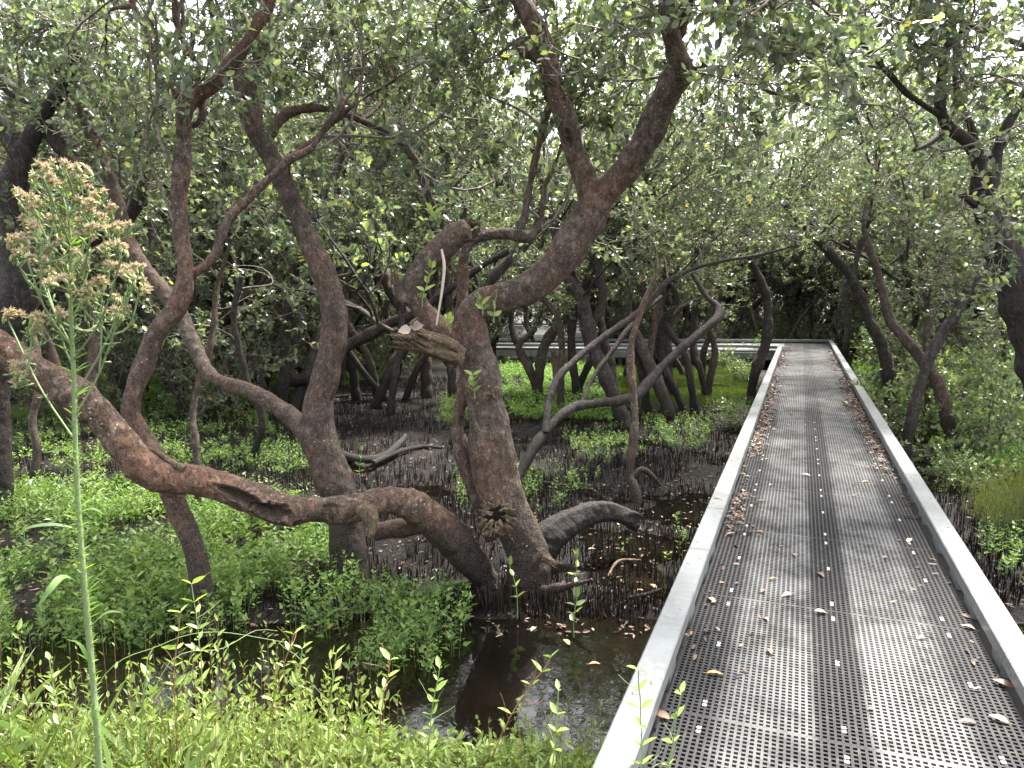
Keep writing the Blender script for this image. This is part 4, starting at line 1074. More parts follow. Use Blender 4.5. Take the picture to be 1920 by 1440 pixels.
def blocked(x, y, m):
    s_, n_ = sn(x, y)
    if abs(n_) < 1.25 + m and -3 < s_ < near0 + 6: return True
    if near0 - m - 0.3 < y < far0 + m + 0.3 and x < G(1552, 636, 0.12)[0] + m and x > -3: return True
    px, py = proj(np.array([[x, y, 0.0]]))
    if 925 < px[0] < 1125 and far0 - 1 < y < 34: return True
    return False
def low_verts(root):
    out = []
    for ch in root.children:
        me = ch.data; a = np.empty(len(me.vertices) * 3); me.vertices.foreach_get('co', a); a = a.reshape(-1, 3)
        out.append(a[::4][a[::4, 2] < 2.8])
    return np.vstack(out)
LV = {}
def hits(root, x, y, z, rz, scl):
    if root.name not in LV: LV[root.name] = low_verts(root)
    v = LV[root.name] * scl; c_, s_ = math.cos(rz), math.sin(rz)
    return in_corridor(np.stack([v[:, 0] * c_ - v[:, 1] * s_ + x, v[:, 0] * s_ + v[:, 1] * c_ + y, v[:, 2] + z], 1))
trial = 0
while nT < 295 and trial < 30000:
    trial += 1
    y = 9 + 36 * rng.rand() ** 0.8; x = (rng.rand() * 2 - 1) * (0.78 * y + 2.0)
    s_, n_ = sn(x, y)
    if n_ < 0 and y < 13.2 and x > -6: continue
    if n_ > 0 and y < 10: continue
    if n_ < 0 and x > -2 and y < near0: continue
    if blocked(x, y, 0.55): continue
    md = (2.1 if y < 21 else 1.15) + y * 0.012
    if any((x - a) ** 2 + (y - b) ** 2 < md * md for a, b in placed): continue
    placed.append((x, y)); k = rng.randint(6)
    lab, grp = zone(x, y)
    loc = (x, y, float(ground_h(x, y))); rz = rng.rand() * 6.28; scl = 0.9 + 0.45 * rng.rand() + (0.2 if y > 26 else 0)
    if y < 27 and hits(protos[k], *loc, rz, scl): placed.pop(); continue
    if k not in used:
        o = protos[k]; used.add(k); o.location = loc; o.rotation_euler = (0, 0, rz); o.scale = (scl,) * 3; o['label'] = lab; o['group'] = grp
    else: o = dup(protos[k], loc, rz, scl, lab, grp)
    nT += 1
print('background trees', nT)
nS = 0; used = set(); trial = 0; pl = []
while nS < 230 and trial < 20000:
    trial += 1
    y = 12 + 22 * rng.rand(); x = (rng.rand() * 2 - 1) * (0.74 * y + 1.0)
    s_, n_ = sn(x, y)
    if n_ < 0 and y < 19.0 and x > -5: continue
    if blocked(x, y, 0.3): continue
    if any((x - a) ** 2 + (y - b) ** 2 < 0.7 for a, b in pl): continue
    pl.append((x, y)); k = rng.randint(4)
    lab, grp = zone(x, y)
    lab = lab.replace('dark slender mangrove', 'low bushy mangrove sapling').replace('green leafy mangrove', 'low bushy mangrove sapling'); grp = grp.replace('mangroves', 'saplings')
    loc = (x, y, float(ground_h(x, y))); rz = rng.rand() * 6.28; scl = 0.7 + 0.6 * rng.rand()
    if hits(saps[k], *loc, rz, scl): pl.pop(); continue
    if k not in used:
        o = saps[k]; used.add(k); o.location = loc; o.rotation_euler = (0, 0, rz); o.scale = (scl,) * 3; o['label'] = lab; o['group'] = grp
    else: dup(saps[k], loc, rz, scl, lab, grp)
    nS += 1
print('saplings', nS)

# ---- shrubs beside the boardwalk ---------------------------------------------
shr = [proto_sap(51 + k, [1.1, 0.8, 1.35][k], [5, 5, 6][k], 0.072, 'shrubleaf', 'mangrove_shrub', 'shrub') for k in range(3)]
spots = [(1690, 672, 1.5), (1750, 668, 1.5), (1820, 690, 1.5), (1890, 700, 1.5), (1650, 668, 1.3), (1780, 800, 1.1), (1870, 800, 1.2), (1720, 800, 1.0), (1790, 830, 1.05), (1850, 870, 1.0), (1650, 745, 0.9), (1900, 820, 1.1), (1770, 760, 1.1), (1840, 770, 1.2), (1690, 720, 1.1), (1640, 700, 1.1), (1910, 760, 1.3), (1740, 720, 1.2), (1660, 690, 1.2), (1800, 905, 0.6), (1390, 720, 0.5), (1370, 700, 0.6), (1350, 770, 0.35), (1380, 800, 0.35), (1420, 690, 0.7), (1340, 690, 0.6)]
used = set()
for i, (px, py, scl) in enumerate(spots):
    p = G(px, py, -0.55); k = i % 3
    right = px > 1500
    lab = 'broad-leaved young mangrove shrub crowding the right kerb of the boardwalk' if right else 'small silver-leaved shrub in the mud beside the left kerb near the far end'
    grp = 'shrubs right of the boardwalk' if right else 'small shrubs left of the boardwalk'
    loc = (p[0], p[1], float(ground_h(p[0], p[1]))); rz = i * 1.7
    if k not in used:
        used.add(k); o = shr[k]; o.location = loc; o.rotation_euler = (0, 0, rz); o.scale = (scl,) * 3; o['label'] = lab; o['group'] = grp
    else: dup(shr[k], loc, rz, scl, lab, grp)

# ------------------------------------------------------------------ ground cover
def herbs(label, name, polys, dens, h, leafL, wr, mat, seed, nl=8, stem=0, zfun=None, yr=(3, 22), xr=(-14, 14), lean=0.25, elev=0.5, clump=0.0, stemr=0.0012, shape=(0.3, 0.68, 1.0, 0.8), world=None, spread=0.03):
    rng = np.random.RandomState(seed)
    if world is None:
        allx = np.array([G(px, py)[:2] for pl_ in polys for px, py in pl_])
        x0, y0 = allx.min(0); x1, y1 = allx.max(0)
    else: x0, x1, y0, y1 = world
    n = int((x1 - x0) * (y1 - y0) * dens)
    x = x0 + (x1 - x0) * rng.rand(n); y = y0 + (y1 - y0) * rng.rand(n)
    if polys:
        jx = x + rng.normal(0, 0.08, n); jy = y + rng.normal(0, 0.12, n)
        px, py = proj(np.stack([jx, jy, np.full(n, -0.6)], 1))
        keep = np.zeros(n, bool)
        for pl_ in polys: keep |= inpoly(px, py, pl_)
    else: keep = np.ones(n, bool)
    keep &= (vnoise(x, y, 1.6, seed) * 0.6 + vnoise(x, y, 5, seed + 1) * 0.4) > clump
    keep &= ~((np.abs(sn(x, y)[1]) < 0.82) & (sn(x, y)[0] > -0.5))
    x, y = x[keep], y[keep]; n = len(x)
    hh = h * (0.5 + 0.7 * rng.rand(n)) * (0.6 + 0.8 * vnoise(x, y, 2.2, seed + 2))
    if world is not None: hh = hh * (1 - 0.5 * sstep(-0.9, -0.1, x)) * (0.6 + 0.8 * vnoise(x, y, 1.1, 33))
    z = ground_h(x, y) ; z = np.maximum(z, WATER - 0.02)
    az = rng.rand(n) * 6.28; ln = lean * rng.rand(n)
    topd = np.stack([np.cos(az) * ln, np.sin(az) * ln, np.ones(n)], 1)
    base = np.stack([x, y, z], 1)
    mb = MB()
    K = nl
    t = 0.25 + 0.75 * (np.arange(K)[None] + rng.rand(n, K)) / K
    pos = base[:, None] + topd[:, None] * (hh[:, None] * t)[..., None]
    a = rng.rand(n, K) * 6.28
    el = elev + 0.5 * (rng.rand(n, K) - 0.3)
    d = np.stack([np.cos(a) * np.cos(el), np.sin(a) * np.cos(el), np.sin(el)], -1)
    pos = pos + d * spread * (1 - t)[..., None]
    sz = leafL * (0.45 + 0.95 * rng.rand(n, K) ** 1.5) * (1.1 - 0.35 * t)
    nr = UP + rng.normal(0, 0.45, (n, K, 3))
    rnd = np.clip(0.02 + 0.45 * t * rng.rand(n, K) + 0.28 * rng.rand(n)[:, None] + 0.35 * (vnoise(x, y, 1.3, seed + 5) - 0.35)[:, None] + (rng.rand(n, K) > 0.99) * 0.6, 0, 1)
    leaves(mb, pos.reshape(-1, 3), d.reshape(-1, 3), nr.reshape(-1, 3), sz.ravel(), (sz * wr).ravel(), 0, rnd.ravel(), 0.25, 0.15, shape=shape)
    if stem:
        r = stemr
        a3 = np.arange(3) * 2.094
        ring = np.stack([np.cos(a3), np.sin(a3), np.zeros(3)], 1) * r
        V = np.concatenate([base[:, None] + ring[None], base[:, None] + topd[:, None] * hh[:, None, None] + ring[None] * 0.4], 1)
        b = np.arange(n)[:, None, None] * 6
        F = (b + np.array([[0, 1, 4, 3], [1, 2, 5, 4], [2, 0, 3, 5]])[None]).reshape(-1, 4)
        mb.add(V.reshape(-1, 3), F, 1 + (stem == 2), 0.5)
    o = mb.build(name, [M[mat], M['stem'], M['redstem']], None, (0, 0, 0), smooth=False)
    tag(o, label, 'ground cover', None, 'stuff')
    print(name, label[:30], n, 'stems')
    return o

TRI = (0.22, 0.6, 1.0, 0.45)
herbs('lush mid-green herb carpet below the low trunk at left', 'ground_cover', [[(-150, 960), (200, 930), (420, 950), (560, 980), (650, 1020), (620, 1090), (540, 1140), (420, 1185), (250, 1215), (-150, 1225)]], 420, 0.26, 0.052, 0.62, 'herb', 201, nl=8, stem=1, clump=0.37, shape=TRI)
herbs('larger pale-leaved weeds standing above the herb carpet at left', 'ground_cover', [[(-150, 960), (200, 930), (560, 980), (650, 1020), (620, 1090), (420, 1185), (250, 1225), (-150, 1235)]], 26, 0.4, 0.075, 0.4, 'bank', 221, nl=9, stem=1, clump=0.42)
herbs('thin scattered herbs on the mud behind the low trunk at left', 'ground_cover', [[(-150, 700), (430, 700), (500, 790), (560, 900), (420, 945), (200, 930), (-150, 960)]], 110, 0.2, 0.05, 0.55, 'herb', 202, nl=7, stem=1, clump=0.46, shape=TRI)
herbs('bright lime-green herb strip in the far left clearing', 'ground_cover', [[(170, 692), (445, 688), (520, 700), (720, 692), (725, 722), (600, 735), (450, 765), (330, 775), (200, 745)]], 200, 0.17, 0.05, 0.6, 'bright', 203, nl=7, clump=0.36)
herbs('bright green herb patch in the far clearing right of the great trunk', 'ground_cover', [[(935, 692), (1140, 690), (1165, 760), (1140, 800), (1000, 800), (950, 780)]], 200, 0.2, 0.055, 0.6, 'bright', 204, nl=7, clump=0.36)
herbs('yellow-green marsh grass lawn before the far walkway', 'marsh_grass', [[(1140, 700), (1300, 692), (1425, 700), (1400, 768), (1150, 772)]], 300, 0.07, 0.11, 0.08, 'grass', 205, nl=6, elev=0.95, clump=0.3)
herbs('dense tangle of green plants standing in the water in front of the black foot', 'ground_cover', [[(560, 1120), (660, 1110), (760, 1120), (870, 1130), (880, 1200), (800, 1260), (690, 1280), (590, 1225)]], 420, 0.24, 0.05, 0.55, 'herb', 206, nl=7, stem=1, clump=0.36, shape=TRI)
herbs('small loose herb tufts scattered on the open mud', 'ground_cover', [
    [(1150, 1010), (1240, 985), (1300, 1010), (1260, 1080), (1180, 1070)], [(850, 900), (960, 880), (1120, 900), (1110, 950), (960, 975), (860, 960)], [(1060, 830), (1180, 800), (1200, 860), (1100, 880)], [(1210, 790), (1330, 790), (1330, 845), (1230, 850)], [(820, 760), (880, 740), (880, 800), (830, 800)], [(480, 850), (620, 840), (610, 900), (500, 900)]], 150, 0.2, 0.045, 0.5, 'herb', 207, nl=7, stem=1, clump=0.38, shape=TRI)
herbs('green herb carpet under the shrubs right of the boardwalk', 'ground_cover', [[(1600, 690), (2100, 700), (2100, 900), (1880, 900), (1760, 860), (1660, 770)]], 170, 0.2, 0.055, 0.55, 'bright', 208, nl=7, clump=0.33)
herbs('light green leafy creepers at the right frame edge beside the kerb', 'ground_cover', [[(1830, 1030), (2060, 1000), (2060, 1180), (1900, 1110)]], 200, 0.25, 0.05, 0.5, 'herb', 209, nl=7, stem=1, clump=0.3, shape=TRI)
herbs('olive-tipped wiry bush right of the boardwalk', 'bush', [[(1820, 960), (1900, 945), (2050, 960), (2050, 1000), (1850, 1010)]], 900, 0.36, 0.055, 0.12, 'olive', 210, nl=7, stem=1, elev=0.9, clump=0.1)
# foreground bank
herbs('sunlit light-green weeds filling the near bank', 'ground_cover', None, 520, 0.2, 0.045, 0.38, 'bank', 211, nl=10, stem=2, world=(-3.4, 0.5, 1.4, 3.02), clump=0.22, elev=0.6, stemr=0.0013, lean=0.4)
herbs('thin upright seeding weeds along the edge of the near bank', 'ground_cover', None, 170, 0.58, 0.034, 0.36, 'bank', 212, nl=15, stem=2, world=(-3.4, 0.45, 1.8, 3.15), clump=0.35, elev=0.8, stemr=0.0013, lean=0.25, spread=0.01)
herbs('long arching grass blades in the near left corner', 'grass', None, 110, 0.35, 0.34, 0.03, 'bank', 213, nl=5, world=(-2.4, -0.9, 1.5, 2.5), clump=0.4, elev=0.75)

# ------------------------------------------------------------------ aerial roots
def roots():
    rng = np.random.RandomState(8)
    specs = [('dark breathing roots bristling across the open mud', 62000, -7, 6, 4.9, 18.5, 'spike', 0.10), ('dry tan breathing roots standing in the water before the great trunk', 900, -0.5, 0.9, 4.45, 5.2, 'spikedry', 0.13)]
    for lab, n, x0, x1, y0, y1, mt, hh in specs:
        x = x0 + (x1 - x0) * rng.rand(n); y = y0 + (y1 - y0) * rng.rand(n) ** (1.45 if n > 2000 else 1)
        d = vnoise(x, y, 1.4, 9) * 0.6 + vnoise(x, y, 4, 10) * 0.4
        keep = (d > (0.36 if n > 2000 else 0.45)) & ~(np.abs(sn(x, y)[1]) < 0.8)
        px, py = proj(np.stack([x, y, np.full(n, -0.6)], 1))
        keep &= ~inpoly(px, py, [(-150, 980), (560, 980), (600, 1090), (250, 1210), (-150, 1225)]) & (px > -60) & (px < 2000)
        keep &= ~inpoly(px, py, [(1140, 700), (1425, 690), (1395, 770), (1150, 775)])
        x, y = x[keep], y[keep]; n = len(x)
        h = hh * (0.4 + 0.9 * rng.rand(n)); r = 0.0035 + 0.0025 * rng.rand(n)
        z = ground_h(x, y) - 0.02
        base = np.stack([x, y, z], 1)
        tip = base + np.stack([rng.normal(0, 0.12, n) * h, rng.normal(0, 0.12, n) * h, h + 0.02], 1)
        a3 = np.arange(3) * 2.094 + 0.4
        ring = np.stack([np.cos(a3), np.sin(a3), np.zeros(3)], 1)
        V = np.concatenate([base[:, None] + ring[None] * r[:, None, None], tip[:, None] + ring[None] * r[:, None, None] * 0.45], 1)
        b = np.arange(n)[:, None, None] * 6
        F = (b + np.array([[0, 1, 4, 3], [1, 2, 5, 4], [2, 0, 3, 5]])[None]).reshape(-1, 4)
        mb = MB(); mb.add(V.reshape(-1, 3), F)
        T = (np.arange(n)[:, None] * 6 + np.array([[3, 4, 5]])); mb.add(V.reshape(-1, 3), T)
        tag(mb.build('aerial_roots', M[mt], smooth=False), lab, 'aerial roots', None, 'stuff')
        print('roots', n)
roots()

# ------------------------------------------------------------------ litter and fallen wood
def litter(label, x, y, z, size, mat, rng, flat=0.25):
    n = len(x)
    a = rng.rand(n) * 6.28
    d = np.stack([np.cos(a), np.sin(a), rng.normal(0, 0.12, n)], 1)
    nr = UP + rng.normal(0, flat, (n, 3))
    mb = MB()
    sz = size * (0.6 + 0.6 * rng.rand(n))
    leaves(mb, np.stack([x, y, z], 1), d, nr, sz, sz * (0.28 + 0.2 * rng.rand(n)), 0, rng.rand(n), 0.5, -0.08)
    o = mb.build('leaf_litter', [mat], smooth=False)
    return tag(o, label, 'leaf litter', None, 'stuff')
rng = np.random.RandomState(12)
def deckpt(s_, n_):
    n_ = n_ + NC
    return s_ * BS[0] + n_ * BN[0], s_ * BS[1] + n_ * BN[1]
for lab, sg in (('drift of dead brown leaves against the left kerb of the boardwalk', -1), ('drift of dead brown leaves against the right kerb of the boardwalk', 1)):
    s_ = 3.3 + 19 * rng.rand(4200) ** 1.0
    dens = vnoise(s_, s_ * 0, 1.3, 20 + sg) * 0.6 + vnoise(s_, s_ * 0, 0.4, 22 + sg) * 0.5
    if sg > 0: dens = dens - 0.25 * (s_ < 8) - 0.6 * (s_ < 5) 
    else: dens = dens - 0.2 * (s_ < 5)
    keep = rng.rand(len(s_)) < np.clip((dens - 0.34) * 1.8, 0.02, 1)
    s_ = s_[keep]
    n_ = sg * (0.63 - np.abs(rng.normal(0, 0.065, len(s_))))
    x, y = deckpt(s_, n_)
    litter(lab, x, y, 0.006 + 0.02 * rng.rand(len(x)) * np.clip(dens[keep], 0.2, 1), 0.055, M['litter'], rng, 0.5)
s_ = 3 + 19 * rng.rand(700); n_ = (rng.rand(700) * 2 - 1) * 0.6; keep = rng.rand(700) < 0.15 + 0.85 * np.abs(n_ / 0.6) ** 2
x, y = deckpt(s_[keep], n_[keep])
litter('small dry leaf fragments sprinkled over the far grating', x, y, np.full(len(x), 0.008), 0.04, M['litter'], rng, 0.35)
x = -8 + 16 * rng.rand(14000); y = 4.6 + 14 * rng.rand(14000) ** 1.3
keep = ~(np.abs(sn(x, y)[1]) < 0.8)
x, y = x[keep], y[keep]
litter('dead brown leaves strewn over the mud', x, y, np.maximum(ground_h(x, y), WATER) + 0.012, 0.05, M['litter'], rng, 0.5)

# single leaves one can point to
lmesh = {}
for mt in ('ochre', 'tanleaf', 'litter'):
    for v in range(2):
        mb = MB()
        L = 0.07
        xs = np.linspace(0, 1, 7); ws = np.array([0.02, 0.75, 1.0, 0.95, 0.75, 0.42, 0.02]) * (0.017 if v else 0.014)
        rows = []
        for t, w_ in zip(xs, ws):
            zc = 0.006 * math.sin(t * 3.1) + (0.008 if v else 0.0) * t * t
            rows += [(t * L - L / 2, -w_, zc + w_ * 0.45), (t * L - L / 2, 0, zc), (t * L - L / 2, w_, zc + w_ * 0.3)]
        F = []
        for i in range(6):
            for j in range(2): F.append((i * 3 + j, i * 3 + j + 1, i * 3 + j + 4, i * 3 + j + 3))
        mb.add(rows, F, 0, 0.3 + 0.5 * v)
        tube(mb, [(-L / 2 - 0.014, 0, 0.002), (-L / 2, 0, 0.0)], [0.0009, 0.0011], 4)
        lmesh[(mt, v)] = mb.mesh('fallen_leaf', [M[mt]])
deck_leaves = [(1341, 1265, 'ochre', 'pointed tan'), (1450, 1087, 'ochre', 'small orange'), (1436, 1162, 'tanleaf', 'pale tan boat-shaped'), (1292, 1141, 'ochre', 'broad ochre'), (1335, 1127, 'tanleaf', 'pale folded'),
    (1443, 1224, 'litter', 'dark pink-brown'), (1727, 1198, 'tanleaf', 'large pale orange'), (1538, 1150, 'tanleaf', 'tiny cream'), (1815, 1178, 'tanleaf', 'pale tan'), (1872, 1351, 'ochre', 'long orange-brown'),
    (1475, 1117, 'tanleaf', 'torn tan'), (1430, 1110, 'litter', 'grey-brown'), (1424, 998, 'ochre', 'upright orange'), (1345, 934, 'ochre', 'bright orange'), (1392, 890, 'ochre', 'bright yellow'), (1452, 806, 'ochre', 'bright yellow-orange'),
    (1623, 904, 'ochre', 'ochre'), (1705, 1015, 'tanleaf', 'tan'), (1660, 1046, 'litter', 'dark curled'), (1806, 1100, 'litter', 'brown crumpled'), (1840, 1145, 'litter', 'brown'), (1880, 1285, 'litter', 'brown'), (1815, 1355, 'litter', 'brown'),
    (1490, 1042, 'litter', 'grey'), (1604, 931, 'litter', 'grey-green'), (1395, 922, 'tanleaf', 'cream'), (1445, 910, 'tanleaf', 'cream'), (1510, 892, 'tanleaf', 'orange-tan'), (1540, 1079, 'litter', 'brown sliver'), (1370, 1003, 'litter', 'brown'),
    (1225, 1330, 'litter', 'rusty curled'), (1240, 1345, 'litter', 'rusty')]
rng = np.random.RandomState(4)
for i, (px, py, mt, adj) in enumerate(deck_leaves):
    on_kerb = i == 13
    p = G(px, py, 0.122 if on_kerb else 0.003)
    o = bpy.data.objects.new('fallen_leaf', lmesh[(mt, i % 2)]); COL.objects.link(o)
    o.location = p + np.array([0, 0, 0.003]); o.rotation_euler = (rng.normal(0, 0.1), rng.normal(0, 0.1), rng.rand() * 6.28)
    o.scale = (0.7 + 0.45 * rng.rand(),) * 3
    s_, n_ = sn(p[0], p[1])
    if on_kerb: lab = 'bright orange fallen leaf lying on top of the left kerb'
    else:
        where = 'left' if n_ < -0.25 else 'right' if n_ > 0.25 else 'middle'
        dist = 'nearest' if s_ < 3.2 else 'near' if s_ < 4.2 else 'middle' if s_ < 6 else 'far'
        lab = '%s fallen leaf on the %s stretch of the boardwalk grating, %s part' % (adj, dist, where)
    tag(o, lab, 'leaf', 'fallen leaves on the boardwalk')

# water leaves
for i, (px, py, mt) in enumerate([(1115, 1245, 'ochre'), (1062, 1205, 'ochre'), (1000, 1180, 'tanleaf'), (870, 1060, 'ochre'), (1290, 990, 'tanleaf'), (810, 1230, 'ochre'), (1200, 1110, 'ochre'), (1225, 1100, 'ochre'), (1165, 1090, 'litter'), (175, 1208, 'ochre'), (735, 1120, 'ochre'), (560, 1130, 'tanleaf'), (1110, 1030, 'tanleaf')]):
    p = G(px, py, WATER + 0.004); p[2] = max(p[2], float(ground_h(p[0], p[1])) + 0.01)
    o = bpy.data.objects.new('fallen_leaf', lmesh[(mt, i % 2)]); COL.objects.link(o)
    o.location = p; o.rotation_euler = (0, 0, i * 2.1)
    tag(o, 'fallen orange-brown leaf floating on the dark water or wet mud', 'leaf', 'fallen leaves on the water')

def fallen(label, D, pts, mat='barkdark', name='fallen_branch', cat='branch', sides=9, jag=False, lift=0.0):
    rng = np.random.RandomState(int(pts[0][0]))
    W = []
    for p in pts:
        g = G(p[0], p[1], -0.55 + (p[3] if len(p) > 3 else 0)); d = (g - CAM) @ FWD
        W.append([*g, p[2] * d / FPX])
    S = spline(np.array(W), 0.03)
    S[:, 2] = S[:, 2]
    mb = MB(); tube(mb, S[:, :3], S[:, 3], sides, 0, 0.5, 0.25, rng)
    if jag: jagged(mb, S[-1, :3], S[-1, :3] - S[-4, :3], S[-1, 3], 0.12, rng, 10)
    o = mb.build(name, M[mat], None, (W[0][0], W[0][1], -0.55))
    return tag(o, label, cat)
def log_():
    mb = MB(); rng = np.random.RandomState(3)
    W = W3(5.9, 6.3, [(1000, 1050, 30), (1025, 1010, 30), (1055, 985, 27), (1090, 968, 24), (1130, 958, 21), (1165, 965, 19), (1190, 982, 14)])
    S = spline(W, 0.02); tube(mb, S[:, :3], S[:, 3], 14, 0, 0.5, 0.3, rng)
    W = W3(6.2, 6.3, [(1165, 962, 12), (1190, 962, 7), (1205, 968, 3)])
    S2 = spline(W, 0.02); tube(mb, S2[:, :3], S2[:, 3], 8, 0, 0.5, 0.3, rng)
    jagged(mb, S[-1, :3], S[-1, :3] - S[-4, :3], 0.06, 0.08, rng, 12)
    org = (*P(1005, 1040, 6.0)[:2], -0.6)
    root = empty('dead_log', org, 0, 'charcoal-black dead log curving from behind the foot of the great trunk', 'log')
    o = remeshed(mb, 0.011, [M['barkdark']], 'log_body', root, org, 0.009, (), 2, 9); o.color = (1.3, 1.25, 1.2, 1)
log_()
fallen('thin black branch lying on the mud left of the great trunk', 0, [(632, 850, 8, 0.02), (680, 862, 8, 0.03), (720, 855, 7, 0.03), (745, 835, 6, 0.1), (760, 818, 4, 0.15)])
fallen('forked black twig lying flat in the mud behind the low trunk', 0, [(700, 868, 5, 0.02), (745, 848, 5, 0.03), (790, 838, 4, 0.03), (830, 840, 3, 0.03)])
fallen('long dry branch across the mud in the far clearing', 0, [(620, 745, 3), (690, 742, 4), (760, 750, 4), (840, 745, 3)])
fallen('dark bough resting near the bright herb patch', 0, [(600, 905, 6), (560, 915, 5), (535, 920, 3)])
fallen('pale dry stick on the mud beside the black stump foot', 0, [(1000, 775, 3), (1060, 785, 4), (1130, 772, 3)])
fallen('low black root crossing the mud toward the sapling', 0, [(1020, 905, 4), (1080, 915, 4), (1110, 920, 3), (1150, 945, 3)])
fallen('short grey log lying in the far grass', 0, [(1200, 730, 6), (1260, 738, 6), (1320, 728, 4)])
fallen('fine branched dead twig in the far grass by the walkway', 0, [(1280, 735, 3), (1340, 722, 3, 0.1), (1400, 730, 2)])
fallen('black dead trunk leaning up out of the plants right of the boardwalk', 0, [(1615, 735, 12), (1640, 712, 12, 0.25), (1672, 688, 10, 0.5)], jag=True, name='dead_tree', cat='dead tree')
fallen('black dead limb dropping through the right-hand shrubs', 0, [(1775, 712, 10, 0.6), (1800, 740, 10, 0.3), (1812, 765, 7, 0.0)], name='dead_tree', cat='dead tree')
fallen('thin pale stick lying beside the water at the right of the great trunk', 0, [(1140, 1080, 2), (1160, 1052, 3, 0.05), (1200, 1050, 2)], 'deadwood')
fallen('dark sodden branch half sunk in the water by the left kerb', 0, [(1180, 1120, 3), (1210, 1115, 4), (1240, 1105, 3)])
# snag
def snag():
    mb = MB(); rng = np.random.RandomState(5)
    W = W3(14.5, 14.5, [(1045, 735, 7), (1043, 700, 7), (1040, 672, 7)])
    S = spline(W, 0.04); tube(mb, S[:, :3], S[:, 3], 9, 0, 0.5, 0.2, rng)
    jagged(mb, S[-1, :3], UP + [-0.2, 0, 0], 0.06, 0.3, rng, 10)
    tag(mb.build('broken_snag', M['deadwood'], None, (W[0][0], W[0][1], -0.55)), 'short broken brown snag with a torn top in the bright green herbs', 'snag')
snag()

# seedlings
def seedling(px, py, h, lab, D=None):
    rng = np.random.RandomState(px)
    b = G(px, py, -0.58)
    root = empty('mangrove_seedling', b, 0, lab, 'seedling')
    pts, rad, dd = path(rng, b, UP, h, 5, 0.06, 0, 0.004, 0.002)
    mb = MB(); tube(mb, pts, rad, 5); mb.build('stem', M['stem'], root, b)
    mb = MB(); ps, ds = [], []
    for k in range(3):
        a = rng.rand() * 3.14
        for sg in (0, 3.14):
            ps.append(pts[2 + k] if k < 3 else pts[-1]); ds.append([math.cos(a + sg), math.sin(a + sg), 0.5])
    ps.append(pts[-1]); ds.append([0.1, 0, 1]); ps.append(pts[-1]); ds.append([-0.3, 0.2, 1])
    leaves(mb, ps, ds, UP + rng.normal(0, 0.3, (len(ps), 3)), 0.075, 0.035, 0, rng.rand(len(ps)), 0.2, 0.1)
    mb.build('foliage', M['shrubleaf'], root, b)
seedling(1078, 1130, 0.34, 'slim green seedling rising from the water right of the great trunk foot')
seedling(1076, 1195, 0.26, 'yellow-tipped seedling nearest the bank in the open water')
seedling(970, 1160, 0.36, 'thin-stemmed seedling right in front of the great trunk foot')
seedling(438, 945, 0.3, 'pale broad-leaved seedling behind the low trunk')
seedling(676, 910, 0.4, 'tall seedling in front of the black trunk foot')
seedling(1045, 1040, 0.28, 'small two-leaved seedling beside the dead log')
seedling(1350, 780, 0.4, 'grey-green seedling by the left kerb')

